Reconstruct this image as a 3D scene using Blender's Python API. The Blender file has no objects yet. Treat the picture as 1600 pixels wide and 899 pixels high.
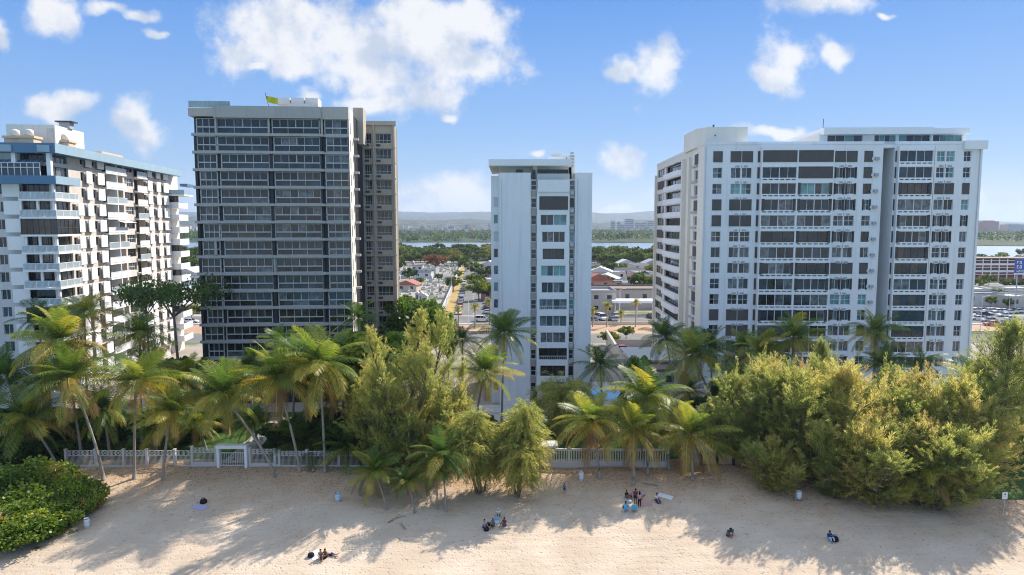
import bpy, math, random
import numpy as np
from mathutils import Vector, Matrix, noise as mn
R = math.radians
SC = bpy.context.scene
COL = SC.collection
rnd = random.Random(7)
# ------------------------------------------------------------------ camera model
TH = R(5.27); FPX = 1066.7; H = 30.0
CT, ST = math.cos(TH), math.sin(TH)
cam = bpy.data.cameras.new('camera'); cam.lens = 24.0; cam.sensor_width = 36.0; cam.clip_end = 40000; cam.clip_start = 0.5
camo = bpy.data.objects.new('camera', cam); COL.objects.link(camo)
camo.location = (0, 0, H); camo.rotation_euler = (math.pi/2 - TH, 0, 0)
SC.camera = camo
def ray(px, py):
    a = (px-800)/FPX; b = (449.5-py)/FPX
    return Vector((a, CT+b*ST, -ST+b*CT))
def P(px, py, Y):                       # point seen at a pixel of the photograph, at distance Y
    d = ray(px, py); t = Y/d.y
    return Vector((d.x*t, Y, H+d.z*t))
def hit(px, py, p0, n):
    d = ray(px, py); c = Vector((0, 0, H)); t = (p0-c).dot(n)/d.dot(n)
    return c+d*t
def smooth(a, b, x):
    t = min(1, max(0, (x-a)/(b-a))); return t*t*(3-2*t)
def hz(x, y):                           # height of the beach and of the flat land behind it
    s = y+0.17*max(0, x-8)-0.05*max(0, -x-30)
    if s > 81.5: return 1.0
    z = -0.10*(74-s) if s < 74 else 0.0
    z += 0.9*smooth(72, 80.5, s)
    if s < 81:
        k = smooth(40, 60, y)*(1-smooth(79.5, 81, s))
        z += k*(0.10*mn.noise(Vector((x*.22, y*.22, 0)))+0.035*mn.noise(Vector((x*.9, y*.9, 3)))
                + 0.5*smooth(73, 77, s)*max(0, mn.noise(Vector((x*.13, y*.2, 8)))))
        z += .012*mn.noise(Vector((x*2.6, y*2.6, 5)))*k
    return z
def G(px, py):                          # where the ground is seen at a pixel
    d = ray(px, py); z = 0.5
    for _ in range(25):
        t = (z-H)/d.z; z = .5*z+.5*hz(d.x*t, d.y*t)
    return Vector((d.x*t, d.y*t, z))
def flat(px, py, z=1.0):
    d = ray(px, py); t = (z-H)/d.z
    return Vector((d.x*t, d.y*t, z))
# ------------------------------------------------------------------ objects
def tag(o, label=None, cat=None, group=None, kind=None):
    if label: o['label'] = label
    if cat: o['category'] = cat
    if group: o['group'] = group
    if kind: o['kind'] = kind
    return o
def empty(name, loc=(0, 0, 0), rz=0.0):
    o = bpy.data.objects.new(name, None); COL.objects.link(o)
    o.location = loc; o.rotation_euler = (0, 0, rz); o.empty_display_size = .5
    return o
def thing(name, label, cat, loc=(0, 0, 0), rz=0.0, group=None):
    return tag(empty(name, loc, rz), label, cat, group)
def link(name, me, parent=None):
    o = bpy.data.objects.new(name, me); COL.objects.link(o)
    if parent is not None: o.parent = parent
    return o
def kids(o): return [c for c in o.children]
def copy_tree(o, parent=None):
    c = o.copy(); COL.objects.link(c)
    if parent is not None: c.parent = parent
    for ch in kids(o): copy_tree(ch, c)
    return c
class MB:                               # collects faces, makes one mesh object
    def __init__(s): s.v = []; s.f = []; s.m = []; s.mats = []; s.sm = []
    def mi(s, m):
        if m not in s.mats: s.mats.append(m)
        return s.mats.index(m)
    def poly(s, pts, m, smooth=False):
        b = len(s.v); s.v += [tuple(p) for p in pts]; s.f.append(list(range(b, b+len(pts)))); s.m.append(s.mi(m)); s.sm.append(smooth)
    def box(s, x0, x1, y0, y1, z0, z1, m, tf=None):
        if x0 > x1: x0, x1 = x1, x0
        if y0 > y1: y0, y1 = y1, y0
        c = [(x, y, z) for z in (z0, z1) for y in (y0, y1) for x in (x0, x1)]
        if tf: c = [tf(*p) for p in c]
        b = len(s.v); s.v += [tuple(p) for p in c]
        for q in ((0, 2, 3, 1), (4, 5, 7, 6), (0, 1, 5, 4), (2, 6, 7, 3), (0, 4, 6, 2), (1, 3, 7, 5)):
            s.f.append([b+i for i in q]); s.m.append(s.mi(m)); s.sm.append(False)
    def prism(s, pts, z0, z1, m, tf=None):      # outline (x,y) pulled up from z0 to z1
        n = len(pts); T = tf or (lambda x, y, z: (x, y, z))
        b = len(s.v); s.v += [tuple(T(x, y, z0)) for x, y in pts]+[tuple(T(x, y, z1)) for x, y in pts]
        k = s.mi(m)
        for q in [list(range(b+n-1, b-1, -1)), list(range(b+n, b+2*n))]+[[b+i, b+(i+1) % n, b+n+(i+1) % n, b+n+i] for i in range(n)]:
            s.f.append(q); s.m.append(k); s.sm.append(False)
    def tube(s, pts, rad, m, n=8, cap=True, smooth=True):
        rings = []; pts = [Vector(p) for p in pts]
        for i, p in enumerate(pts):
            t = (pts[min(i+1, len(pts)-1)]-pts[max(i-1, 0)]).normalized()
            a = t.cross(Vector((0, 0, 1)) if abs(t.z) < .95 else Vector((0, 1, 0))).normalized(); c = t.cross(a)
            r = rad[i] if hasattr(rad, '__len__') else rad
            b = len(s.v); s.v += [tuple(p+(a*math.cos(2*math.pi*k/n)+c*math.sin(2*math.pi*k/n))*r) for k in range(n)]; rings.append(b)
        q = s.mi(m)
        for a, b in zip(rings, rings[1:]):
            for k in range(n):
                s.f.append([a+k, a+(k+1) % n, b+(k+1) % n, b+k]); s.m.append(q); s.sm.append(smooth)
        if cap:
            for a in (rings[0], rings[-1]): s.f.append([a+k for k in range(n)]); s.m.append(q); s.sm.append(False)
    def lathe(s, prof, m, o=(0, 0, 0), n=16, smooth=True):
        b = len(s.v)
        for r, z in prof: s.v += [(o[0]+r*math.cos(2*math.pi*k/n), o[1]+r*math.sin(2*math.pi*k/n), o[2]+z) for k in range(n)]
        q = s.mi(m)
        for i in range(len(prof)-1):
            for k in range(n):
                s.f.append([b+i*n+k, b+i*n+(k+1) % n, b+(i+1)*n+(k+1) % n, b+(i+1)*n+k]); s.m.append(q); s.sm.append(smooth)
    def add(s, o):
        b = len(s.v); s.v += o.v
        for f, m, k in zip(o.f, o.m, o.sm): s.f.append([i+b for i in f]); s.m.append(s.mi(o.mats[m])); s.sm.append(k)
    def mesh(s, name):
        me = bpy.data.meshes.new(name); me.from_pydata(s.v, [], s.f)
        for m in s.mats: me.materials.append(m)
        me.polygons.foreach_set('material_index', s.m); me.polygons.foreach_set('use_smooth', s.sm); me.update()
        return me
    def build(s, name, parent=None): return link(name, s.mesh(name), parent)
# ------------------------------------------------------------------ materials
def _nt(name):
    m = bpy.data.materials.new(name); m.use_nodes = True; nt = m.node_tree; nt.nodes.clear()
    return m, nt, nt.nodes.new('ShaderNodeOutputMaterial')
def N(nt, t, **kw):
    n = nt.nodes.new('ShaderNode'+t)
    for k, v in kw.items(): setattr(n, k, v)
    return n
def mat(name, c, rough=.7, var=.12, scale=.6, spec=.3, bump=0.0, bscale=8., streak=0.0, metal=0.0, fine=0.0):
    m, nt, out = _nt(name); L = nt.links.new
    b = N(nt, 'BsdfPrincipled'); b.inputs['Roughness'].default_value = rough; b.inputs['Specular IOR Level'].default_value = spec
    b.inputs['Metallic'].default_value = metal
    g = N(nt, 'NewGeometry'); no = N(nt, 'TexNoise'); no.inputs['Scale'].default_value = scale; no.inputs['Detail'].default_value = 6
    L(g.outputs['Position'], no.inputs['Vector'])
    mx = N(nt, 'Mix', data_type='RGBA'); L(no.outputs['Fac'], mx.inputs[0])
    mx.inputs[6].default_value = (*[max(0, x*(1-var)) for x in c], 1); mx.inputs[7].default_value = (*[min(1, x*(1+var)) for x in c], 1)
    col = mx.outputs[2]
    if streak:                                      # rain stains running down the wall
        mp = N(nt, 'Mapping'); mp.inputs['Scale'].default_value = (1.6, 1.6, .09); L(g.outputs['Position'], mp.inputs[0])
        n2 = N(nt, 'TexNoise'); n2.inputs['Scale'].default_value = 1.3; n2.inputs['Detail'].default_value = 5; L(mp.outputs[0], n2.inputs['Vector'])
        rp = N(nt, 'MapRange'); rp.inputs[1].default_value = .52; rp.inputs[2].default_value = .8; rp.inputs[3].default_value = 0; rp.inputs[4].default_value = streak; L(n2.outputs['Fac'], rp.inputs[0])
        m2 = N(nt, 'Mix', data_type='RGBA'); L(rp.outputs[0], m2.inputs[0]); L(col, m2.inputs[6]); m2.inputs[7].default_value = (c[0]*.55, c[1]*.5, c[2]*.43, 1); col = m2.outputs[2]
    if fine:
        n3 = N(nt, 'TexNoise'); n3.inputs['Scale'].default_value = 14; n3.inputs['Detail'].default_value = 3; L(g.outputs['Position'], n3.inputs['Vector'])
        m3 = N(nt, 'Mix', data_type='RGBA', blend_type='OVERLAY'); m3.inputs[0].default_value = fine; L(col, m3.inputs[6]); L(n3.outputs['Fac'], m3.inputs[7]); col = m3.outputs[2]
    L(col, b.inputs['Base Color'])
    if bump:
        n4 = N(nt, 'TexNoise'); n4.inputs['Scale'].default_value = bscale; n4.inputs['Detail'].default_value = 5; L(g.outputs['Position'], n4.inputs['Vector'])
        bp = N(nt, 'Bump'); bp.inputs['Strength'].default_value = bump; bp.inputs['Distance'].default_value = .1; L(n4.outputs['Fac'], bp.inputs['Height']); L(bp.outputs[0], b.inputs['Normal'])
    L(b.outputs[0], out.inputs[0]); return m
def glassmat(name, c, rough=.06, spec=.5, var=.5, scale=.45):
    m, nt, out = _nt(name); L = nt.links.new
    b = N(nt, 'BsdfPrincipled'); b.inputs['Roughness'].default_value = rough; b.inputs['Specular IOR Level'].default_value = spec; b.inputs['IOR'].default_value = 1.6
    g = N(nt, 'NewGeometry'); no = N(nt, 'TexNoise'); no.inputs['Scale'].default_value = scale; no.inputs['Detail'].default_value = 2
    L(g.outputs['Position'], no.inputs['Vector'])
    mx = N(nt, 'Mix', data_type='RGBA'); rp = N(nt, 'MapRange'); rp.inputs[1].default_value = .35; rp.inputs[2].default_value = .65; L(no.outputs['Fac'], rp.inputs[0]); L(rp.outputs[0], mx.inputs[0])
    mx.inputs[6].default_value = (*[x*(1-var) for x in c], 1); mx.inputs[7].default_value = (*[min(1, x*(1+var)) for x in c], 1)
    L(mx.outputs[2], b.inputs['Base Color'])
    n2 = N(nt, 'TexNoise'); n2.inputs['Scale'].default_value = .8; L(g.outputs['Position'], n2.inputs['Vector'])
    bp = N(nt, 'Bump'); bp.inputs['Strength'].default_value = .05; bp.inputs['Distance'].default_value = .1; L(n2.outputs['Fac'], bp.inputs['Height']); L(bp.outputs[0], b.inputs['Normal'])
    L(b.outputs[0], out.inputs[0]); return m
def leafmat(name, stops, transl=.35, rough=.5, spec=.25, tboost=1.25):     # stops: (pos, colour) read by the leaf's own tint
    m, nt, out = _nt(name); L = nt.links.new
    at = N(nt, 'Attribute'); at.attribute_name = 'tint'
    oi = N(nt, 'ObjectInfo'); ad = N(nt, 'Math', operation='MULTIPLY_ADD'); L(oi.outputs['Random'], ad.inputs[0]); ad.inputs[1].default_value = .16; ad.inputs[2].default_value = -.08
    a2 = N(nt, 'Math', operation='ADD'); L(at.outputs['Fac'], a2.inputs[0]); L(ad.outputs[0], a2.inputs[1])
    cr = N(nt, 'ValToRGB'); L(a2.outputs[0], cr.inputs[0])
    e = cr.color_ramp.elements
    while len(e) < len(stops): e.new(.5)
    for x, (p, c) in zip(e, stops): x.position = p; x.color = (*c, 1)
    b = N(nt, 'BsdfPrincipled'); b.inputs['Roughness'].default_value = rough; b.inputs['Specular IOR Level'].default_value = spec; L(cr.outputs[0], b.inputs['Base Color'])
    t = N(nt, 'BsdfTranslucent'); hs = N(nt, 'HueSaturation'); hs.inputs['Hue'].default_value = .49; hs.inputs['Value'].default_value = tboost; hs.inputs['Saturation'].default_value = 1.1; L(cr.outputs[0], hs.inputs['Color']); L(hs.outputs[0], t.inputs[0])
    mx = N(nt, 'MixShader'); mx.inputs[0].default_value = transl; L(b.outputs[0], mx.inputs[1]); L(t.outputs[0], mx.inputs[2]); L(mx.outputs[0], out.inputs[0])
    return m
M = {}
M['white'] = mat('white_paint', (.80, .80, .80), .65, .06, .25, streak=.30, fine=.06)
M['white2'] = mat('clean_white_paint', (.83, .83, .82), .6, .05, .3, streak=.12)
M['cream'] = mat('cream_paint', (.74, .70, .62), .7, .06, .3, streak=.2)
M['stone'] = mat('pinkish_aggregate', (.62, .55, .49), .85, .16, 1.2, streak=.2, fine=.25)
M['bgrey'] = mat('pale_grey_wall', (.60, .60, .60), .8, .07, .5, streak=.25)
M['band'] = mat('blue_painted_metal', (.10, .20, .32), .45, .12, .6)
M['bandlight'] = mat('weathered_sunlit_blue_metal', (.30, .42, .50), .5, .12, .8, streak=.3)  # lighter copy of the band blue: sun on its side faces put into the colour
M['wing'] = mat('warm_beige_concrete', (.47, .40, .32), .8, .10, .5, streak=.35)
M['fence'] = mat('weathered_fence_paint', (.62, .58, .54), .7, .10, 1, streak=.25)
M['conc'] = mat('beige_concrete', (.47, .43, .38), .8, .10, .5, streak=.35)
M['ledge'] = mat('grey_concrete_ledge', (.42, .40, .375), .8, .12, .6, streak=.35)
M['bronze'] = mat('dark_bronze_panel', (.035, .034, .038), .45, .25, .5)
M['alu'] = mat('aluminium_frame', (.52, .52, .50), .45, .08, 1)
M['frame'] = mat('white_window_frame', (.70, .72, .73), .5, .05, 1)
M['dframe'] = mat('dark_window_frame', (.07, .065, .06), .5, .2, 1)
M['shutter'] = mat('grey_brown_shutter', (.125, .112, .105), .6, .15, .8)
M['shutter_w'] = mat('pale_shutter', (.60, .62, .64), .6, .08, .8)
M['taupe'] = mat('taupe_panel', (.42, .38, .35), .75, .1, .6, streak=.2)
M['g_dark'] = glassmat('dark_window_glass', (.022, .027, .033))
M['g_blue'] = glassmat('blue_window_glass', (.032, .047, .062))
M['g_teal'] = glassmat('teal_window_glass', (.12, .27, .28), var=.35)
M['g_pale'] = glassmat('curtained_window_glass', (.12, .13, .14), var=.5, scale=1.4)
M['g_black'] = glassmat('open_dark_window', (.012, .012, .013))
M['g_bronze'] = glassmat('bronze_window_glass', (.06, .045, .035))
M['g_rail'] = glassmat('glass_railing', (.30, .38, .40), var=.15)
M['rail'] = mat('white_railing', (.78, .79, .80), .5, .04, 1)
M['vent'] = mat('grey_grille', (.40, .40, .42), .6, .1, 3)
M['peach'] = mat('peach_plaster', (.72, .50, .34), .8, .08, .5)
M['tank'] = mat('white_tank', (.70, .68, .64), .5, .08, 1)
M['dark'] = mat('dark_metal', (.05, .05, .055), .5, .2, 1)
M['wood'] = mat('orange_wood', (.40, .15, .05), .6, .2, 1)
M['trunk'] = mat('palm_bark', (.30, .25, .20), .9, .3, 2.2, bump=.6, bscale=5)
M['bark'] = mat('brown_bark', (.16, .12, .09), .9, .35, 2, bump=.8, bscale=6)
# ------------------------------------------------------------------ light, sky, haze
EL, AZ = R(40), R(41)
SDIR = Vector((math.cos(EL)*math.sin(AZ), math.cos(EL)*math.cos(AZ), math.sin(EL)))
sun = bpy.data.lights.new('sun', 'SUN'); sun.energy = 5.0; sun.angle = R(.55); sun.color = (1, .93, .82)
so = bpy.data.objects.new('sun', sun); COL.objects.link(so); so.rotation_euler = SDIR.to_track_quat('Z', 'Y').to_euler(); so.location = (60, 80, 120)
W = bpy.data.worlds.new('World'); SC.world = W; W.use_nodes = True
nt = W.node_tree; nt.nodes.clear(); L = nt.links.new
SKY_STR = 0.15
sky = N(nt, 'TexSky'); sky.sky_type = 'NISHITA'; sky.sun_disc = False; sky.sun_elevation = EL; sky.sun_rotation = AZ
sky.altitude = 0; sky.air_density = 1.0; sky.dust_density = 0.25; sky.ozone_density = 2.5
tc = N(nt, 'TexCoord'); sp = N(nt, 'SeparateXYZ'); L(tc.outputs['Generated'], sp.inputs[0])
ab = N(nt, 'Math', operation='ABSOLUTE'); L(sp.outputs[1], ab.inputs[0])
mxm = N(nt, 'Math', operation='MAXIMUM'); L(ab.outputs[0], mxm.inputs[0]); mxm.inputs[1].default_value = .04
du = N(nt, 'Math', operation='DIVIDE'); L(sp.outputs[0], du.inputs[0]); L(mxm.outputs[0], du.inputs[1])
dv = N(nt, 'Math', operation='DIVIDE'); L(sp.outputs[2], dv.inputs[0]); L(mxm.outputs[0], dv.inputs[1])
cb = N(nt, 'CombineXYZ'); L(du.outputs[0], cb.inputs[0]); L(dv.outputs[0], cb.inputs[1])
# warp so that cloud outlines billow
nw = N(nt, 'TexNoise'); nw.inputs['Scale'].default_value = 11; nw.inputs['Detail'].default_value = 3; L(cb.outputs[0], nw.inputs['Vector'])
ws = N(nt, 'VectorMath', operation='SUBTRACT'); L(nw.outputs['Color'], ws.inputs[0]); ws.inputs[1].default_value = (.5, .5, .5)
wm = N(nt, 'VectorMath', operation='SCALE'); L(ws.outputs[0], wm.inputs[0]); wm.inputs[3].default_value = .075
wa = N(nt, 'VectorMath', operation='ADD'); L(cb.outputs[0], wa.inputs[0]); L(wm.outputs[0], wa.inputs[1])
CLOUDS = [(455, 35, 120, 62), (570, 60, 125, 52), (650, 20, 90, 40), (735, 90, 75, 40), (600, 118, 70, 34), (365, 78, 42, 42), (720, 30, 70, 50), (655, 150, 62, 32), (590, 160, 60, 20), (560, 95, 90, 30), (690, 60, 75, 42), (765, 115, 40, 24), (455, 95, 50, 24), (160, 12, 30, 12), (240, 45, 22, 7), (1310, 90, 18, 16), (975, 100, 22, 20),
          (85, 28, 44, 34), (95, 172, 55, 25), (213, 186, 36, 32), (1018, 100, 40, 48), (1240, 82, 56, 32), (1205, 112, 34, 24), (1285, 4, 74, 26), (970, 255, 38, 22), (690, 310, 95, 32), (640, 325, 50, 25),
          (1205, 208, 48, 13), (1565, 312, 52, 14), (845, 243, 14, 7), (-5, 40, 22, 26), (210, 20, 26, 9), (485, 138, 20, 14), (695, 185, 14, 10), (1380, 25, 20, 6), (400, 103, 14, 9), (950, 335, 70, 10), (1300, 300, 300, 12)]
last = None
for cx, cy, rx, ry in CLOUDS:
    d = ray(cx, cy); u, v = d.x/d.y, d.z/d.y
    su, sv = FPX/rx/1.45, FPX/ry/1.45
    mp = N(nt, 'Mapping'); mp.inputs['Scale'].default_value = (su, sv, 0); mp.inputs['Location'].default_value = (-u*su, -v*sv, 0); L(wa.outputs[0], mp.inputs[0])
    ln = N(nt, 'VectorMath', operation='LENGTH'); L(mp.outputs[0], ln.inputs[0])
    if last is None: last = ln.outputs['Value']
    else:
        mi = N(nt, 'Math', operation='SMOOTH_MIN'); mi.inputs[2].default_value = .25; L(last, mi.inputs[0]); L(ln.outputs['Value'], mi.inputs[1]); last = mi.outputs[0]
def fbm(vec, s, d, r): n = N(nt, 'TexNoise'); n.inputs['Scale'].default_value = s; n.inputs['Detail'].default_value = d; n.inputs['Roughness'].default_value = r; L(vec, n.inputs['Vector']); return n.outputs['Fac']
n1 = fbm(cb.outputs[0], 13, 9, .60)
m1 = N(nt, 'Math', operation='MULTIPLY_ADD'); L(n1, m1.inputs[0]); m1.inputs[1].default_value = 2.3; m1.inputs[2].default_value = -.54
m2 = N(nt, 'Math', operation='SUBTRACT'); L(m1.outputs[0], m2.inputs[0]); L(last, m2.inputs[1])
den = N(nt, 'MapRange', interpolation_type='SMOOTHSTEP'); den.inputs[1].default_value = -.32; den.inputs[2].default_value = .36; L(m2.outputs[0], den.inputs[0])
mul = N(nt, 'Math', operation='MULTIPLY'); L(den.outputs[0], mul.inputs[0]); mul.inputs[1].default_value = .95
# cloud body: white with greyer bellies
of = N(nt, 'VectorMath', operation='ADD'); L(cb.outputs[0], of.inputs[0]); of.inputs[1].default_value = (.012, .045, 0)
n3 = fbm(cb.outputs[0], 9, 5, .55); n4 = fbm(of.outputs[0], 9, 5, .55)
df = N(nt, 'Math', operation='SUBTRACT'); L(n3, df.inputs[0]); L(n4, df.inputs[1])
r3 = N(nt, 'MapRange', interpolation_type='SMOOTHSTEP'); r3.inputs[1].default_value = -.16; r3.inputs[2].default_value = .07; L(df.outputs[0], r3.inputs[0])
cc = N(nt, 'Mix', data_type='RGBA'); L(r3.outputs[0], cc.inputs[0]); CK = 4.25
cc.inputs[6].default_value = (.64*CK, .72*CK, .86*CK, 1); cc.inputs[7].default_value = (1.02*CK, 1.02*CK, 1.03*CK, 1)
# the day's air: the Nishita sky, mostly covered by a blue ramp; stops above the view brightened for added fill
hs = N(nt, 'HueSaturation'); hs.inputs['Saturation'].default_value = 1.2; hs.inputs['Value'].default_value = .55; L(sky.outputs[0], hs.inputs['Color'])
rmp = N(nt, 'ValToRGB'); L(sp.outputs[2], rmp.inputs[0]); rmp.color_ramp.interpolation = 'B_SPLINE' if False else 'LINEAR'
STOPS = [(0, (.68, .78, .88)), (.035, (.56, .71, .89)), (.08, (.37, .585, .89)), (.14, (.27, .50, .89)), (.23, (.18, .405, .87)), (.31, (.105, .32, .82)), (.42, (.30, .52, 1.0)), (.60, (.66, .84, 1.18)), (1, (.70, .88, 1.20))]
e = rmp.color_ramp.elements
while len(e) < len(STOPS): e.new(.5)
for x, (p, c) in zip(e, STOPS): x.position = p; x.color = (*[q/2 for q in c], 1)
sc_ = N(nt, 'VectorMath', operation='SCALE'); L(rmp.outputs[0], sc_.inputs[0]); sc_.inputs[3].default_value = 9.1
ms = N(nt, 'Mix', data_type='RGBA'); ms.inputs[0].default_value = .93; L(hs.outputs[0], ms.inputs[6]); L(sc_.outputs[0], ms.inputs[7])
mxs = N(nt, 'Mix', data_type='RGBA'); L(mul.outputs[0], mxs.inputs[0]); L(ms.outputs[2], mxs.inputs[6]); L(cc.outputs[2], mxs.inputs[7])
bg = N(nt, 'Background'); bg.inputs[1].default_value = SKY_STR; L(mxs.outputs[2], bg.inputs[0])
wo = N(nt, 'OutputWorld'); L(bg.outputs[0], wo.inputs[0])
W.cycles.sampling_method = 'MANUAL'; W.cycles.sample_map_resolution = 512
vs = SC.view_settings; vs.view_transform = 'Standard'; vs.look = 'None'; vs.gamma = 1; vs.exposure = 0.55
vs.use_curve_mapping = False
cy = SC.cycles; cy.use_denoising = True; cy.filter_width = 1.1; cy.max_bounces = 5; cy.diffuse_bounces = 3; cy.glossy_bounces = 2; cy.transmission_bounces = 4; cy.transparent_max_bounces = 6
cy.volume_bounces = 0; cy.sample_clamp_indirect = 4; cy.caustics_reflective = False; cy.caustics_refractive = False
try: cy.denoiser = 'OPENIMAGEDENOISE'; cy.denoising_prefilter = 'NONE'
except Exception: pass
# haze: one closed box of thin air
mh, nh, oh = _nt('haze_air'); pv = N(nh, 'VolumePrincipled'); pv.inputs['Color'].default_value = (.66, .79, 1, 1); pv.inputs['Density'].default_value = 9.0e-5; pv.inputs['Anisotropy'].default_value = .25
nh.links.new(pv.outputs[0], oh.inputs['Volume'])
hb = MB(); hb.box(-9500, 9500, -300, 11500, -6, 330, mh); hz_o = tag(hb.build('haze'), kind='stuff')
if hasattr(mh.cycles, 'homogeneous_volume'): mh.cycles.homogeneous_volume = True
# ------------------------------------------------------------------ ground
def gmat(name, cols, scale, bump, bdist, bscale, rough=.9, sp2=None):
    m, nt, out = _nt(name); L = nt.links.new
    g = N(nt, 'NewGeometry'); a = N(nt, 'TexNoise'); a.inputs['Scale'].default_value = scale; a.inputs['Detail'].default_value = 8; a.inputs['Roughness'].default_value = .6; L(g.outputs['Position'], a.inputs['Vector'])
    cr = N(nt, 'ValToRGB'); L(a.outputs['Fac'], cr.inputs[0]); e = cr.color_ramp.elements
    while len(e) < len(cols): e.new(.5)
    for x, (p, c) in zip(e, cols): x.position = p; x.color = (*c, 1)
    col = cr.outputs[0]
    b = N(nt, 'BsdfPrincipled'); b.inputs['Roughness'].default_value = rough; b.inputs['Specular IOR Level'].default_value = .15
    if sp2:                                     # small specks of another colour
        v = N(nt, 'TexNoise'); v.inputs['Scale'].default_value = sp2[1]; v.inputs['Detail'].default_value = 4; L(g.outputs['Position'], v.inputs['Vector'])
        rp = N(nt, 'MapRange'); rp.inputs[1].default_value = sp2[2]; rp.inputs[2].default_value = sp2[2]+.1; L(v.outputs['Fac'], rp.inputs[0])
        mm = N(nt, 'Math', operation='MULTIPLY'); L(rp.outputs[0], mm.inputs[0]); mm.inputs[1].default_value = sp2[3]
        mx = N(nt, 'Mix', data_type='RGBA'); L(mm.outputs[0], mx.inputs[0]); L(col, mx.inputs[6]); mx.inputs[7].default_value = (*sp2[0], 1); col = mx.outputs[2]
    L(col, b.inputs['Base Color'])
    prev = None
    for s_, k_, d_ in ((bscale, bump, bdist), (bscale*4.5, bump*.7, bdist*.3)):
        n = N(nt, 'TexNoise'); n.inputs['Scale'].default_value = s_; n.inputs['Detail'].default_value = 5; L(g.outputs['Position'], n.inputs['Vector'])
        bp = N(nt, 'Bump'); bp.inputs['Strength'].default_value = k_; bp.inputs['Distance'].default_value = d_; L(n.outputs['Fac'], bp.inputs['Height'])
        if prev: L(prev, bp.inputs['Normal'])
        prev = bp.outputs[0]
    L(prev, b.inputs['Normal']); L(b.outputs[0], out.inputs[0]); return m
M['sand'] = gmat('beach_sand', [(.3, (.50, .385, .27)), (.5, (.56, .44, .32)), (.72, (.62, .50, .37))], .35, .9, .10, 1.5, .95, ((.36, .25, .16), 5.0, .60, .45))
M['lawn'] = gmat('lawn_grass', [(.3, (.035, .075, .015)), (.7, (.07, .13, .03))], 1.2, .8, .1, 6)
M['city'] = gmat('city_ground', [(.3, (.31, .26, .21)), (.5, (.36, .31, .26)), (.62, (.15, .17, .07))], .05, .3, .1, 2)
M['dirt'] = gmat('orange_dirt', [(.3, (.38, .23, .14)), (.7, (.46, .31, .21))], .2, .5, .1, 2)
M['asphalt'] = gmat('sunbleached_asphalt', [(.3, (.15, .145, .14)), (.7, (.21, .20, .19))], .15, .3, .05, 3)
M['paving'] = gmat('pale_paving', [(.3, (.44, .40, .36)), (.7, (.54, .50, .45))], .4, .3, .05, 3)
M['verge'] = gmat('dry_grass', [(.3, (.33, .24, .085)), (.7, (.42, .30, .12))], .2, .5, .1, 3)
M['litterf'] = gmat('brown_needle_litter', [(.3, (.10, .07, .05)), (.7, (.17, .12, .08))], .8, .8, .1, 4)
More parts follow.
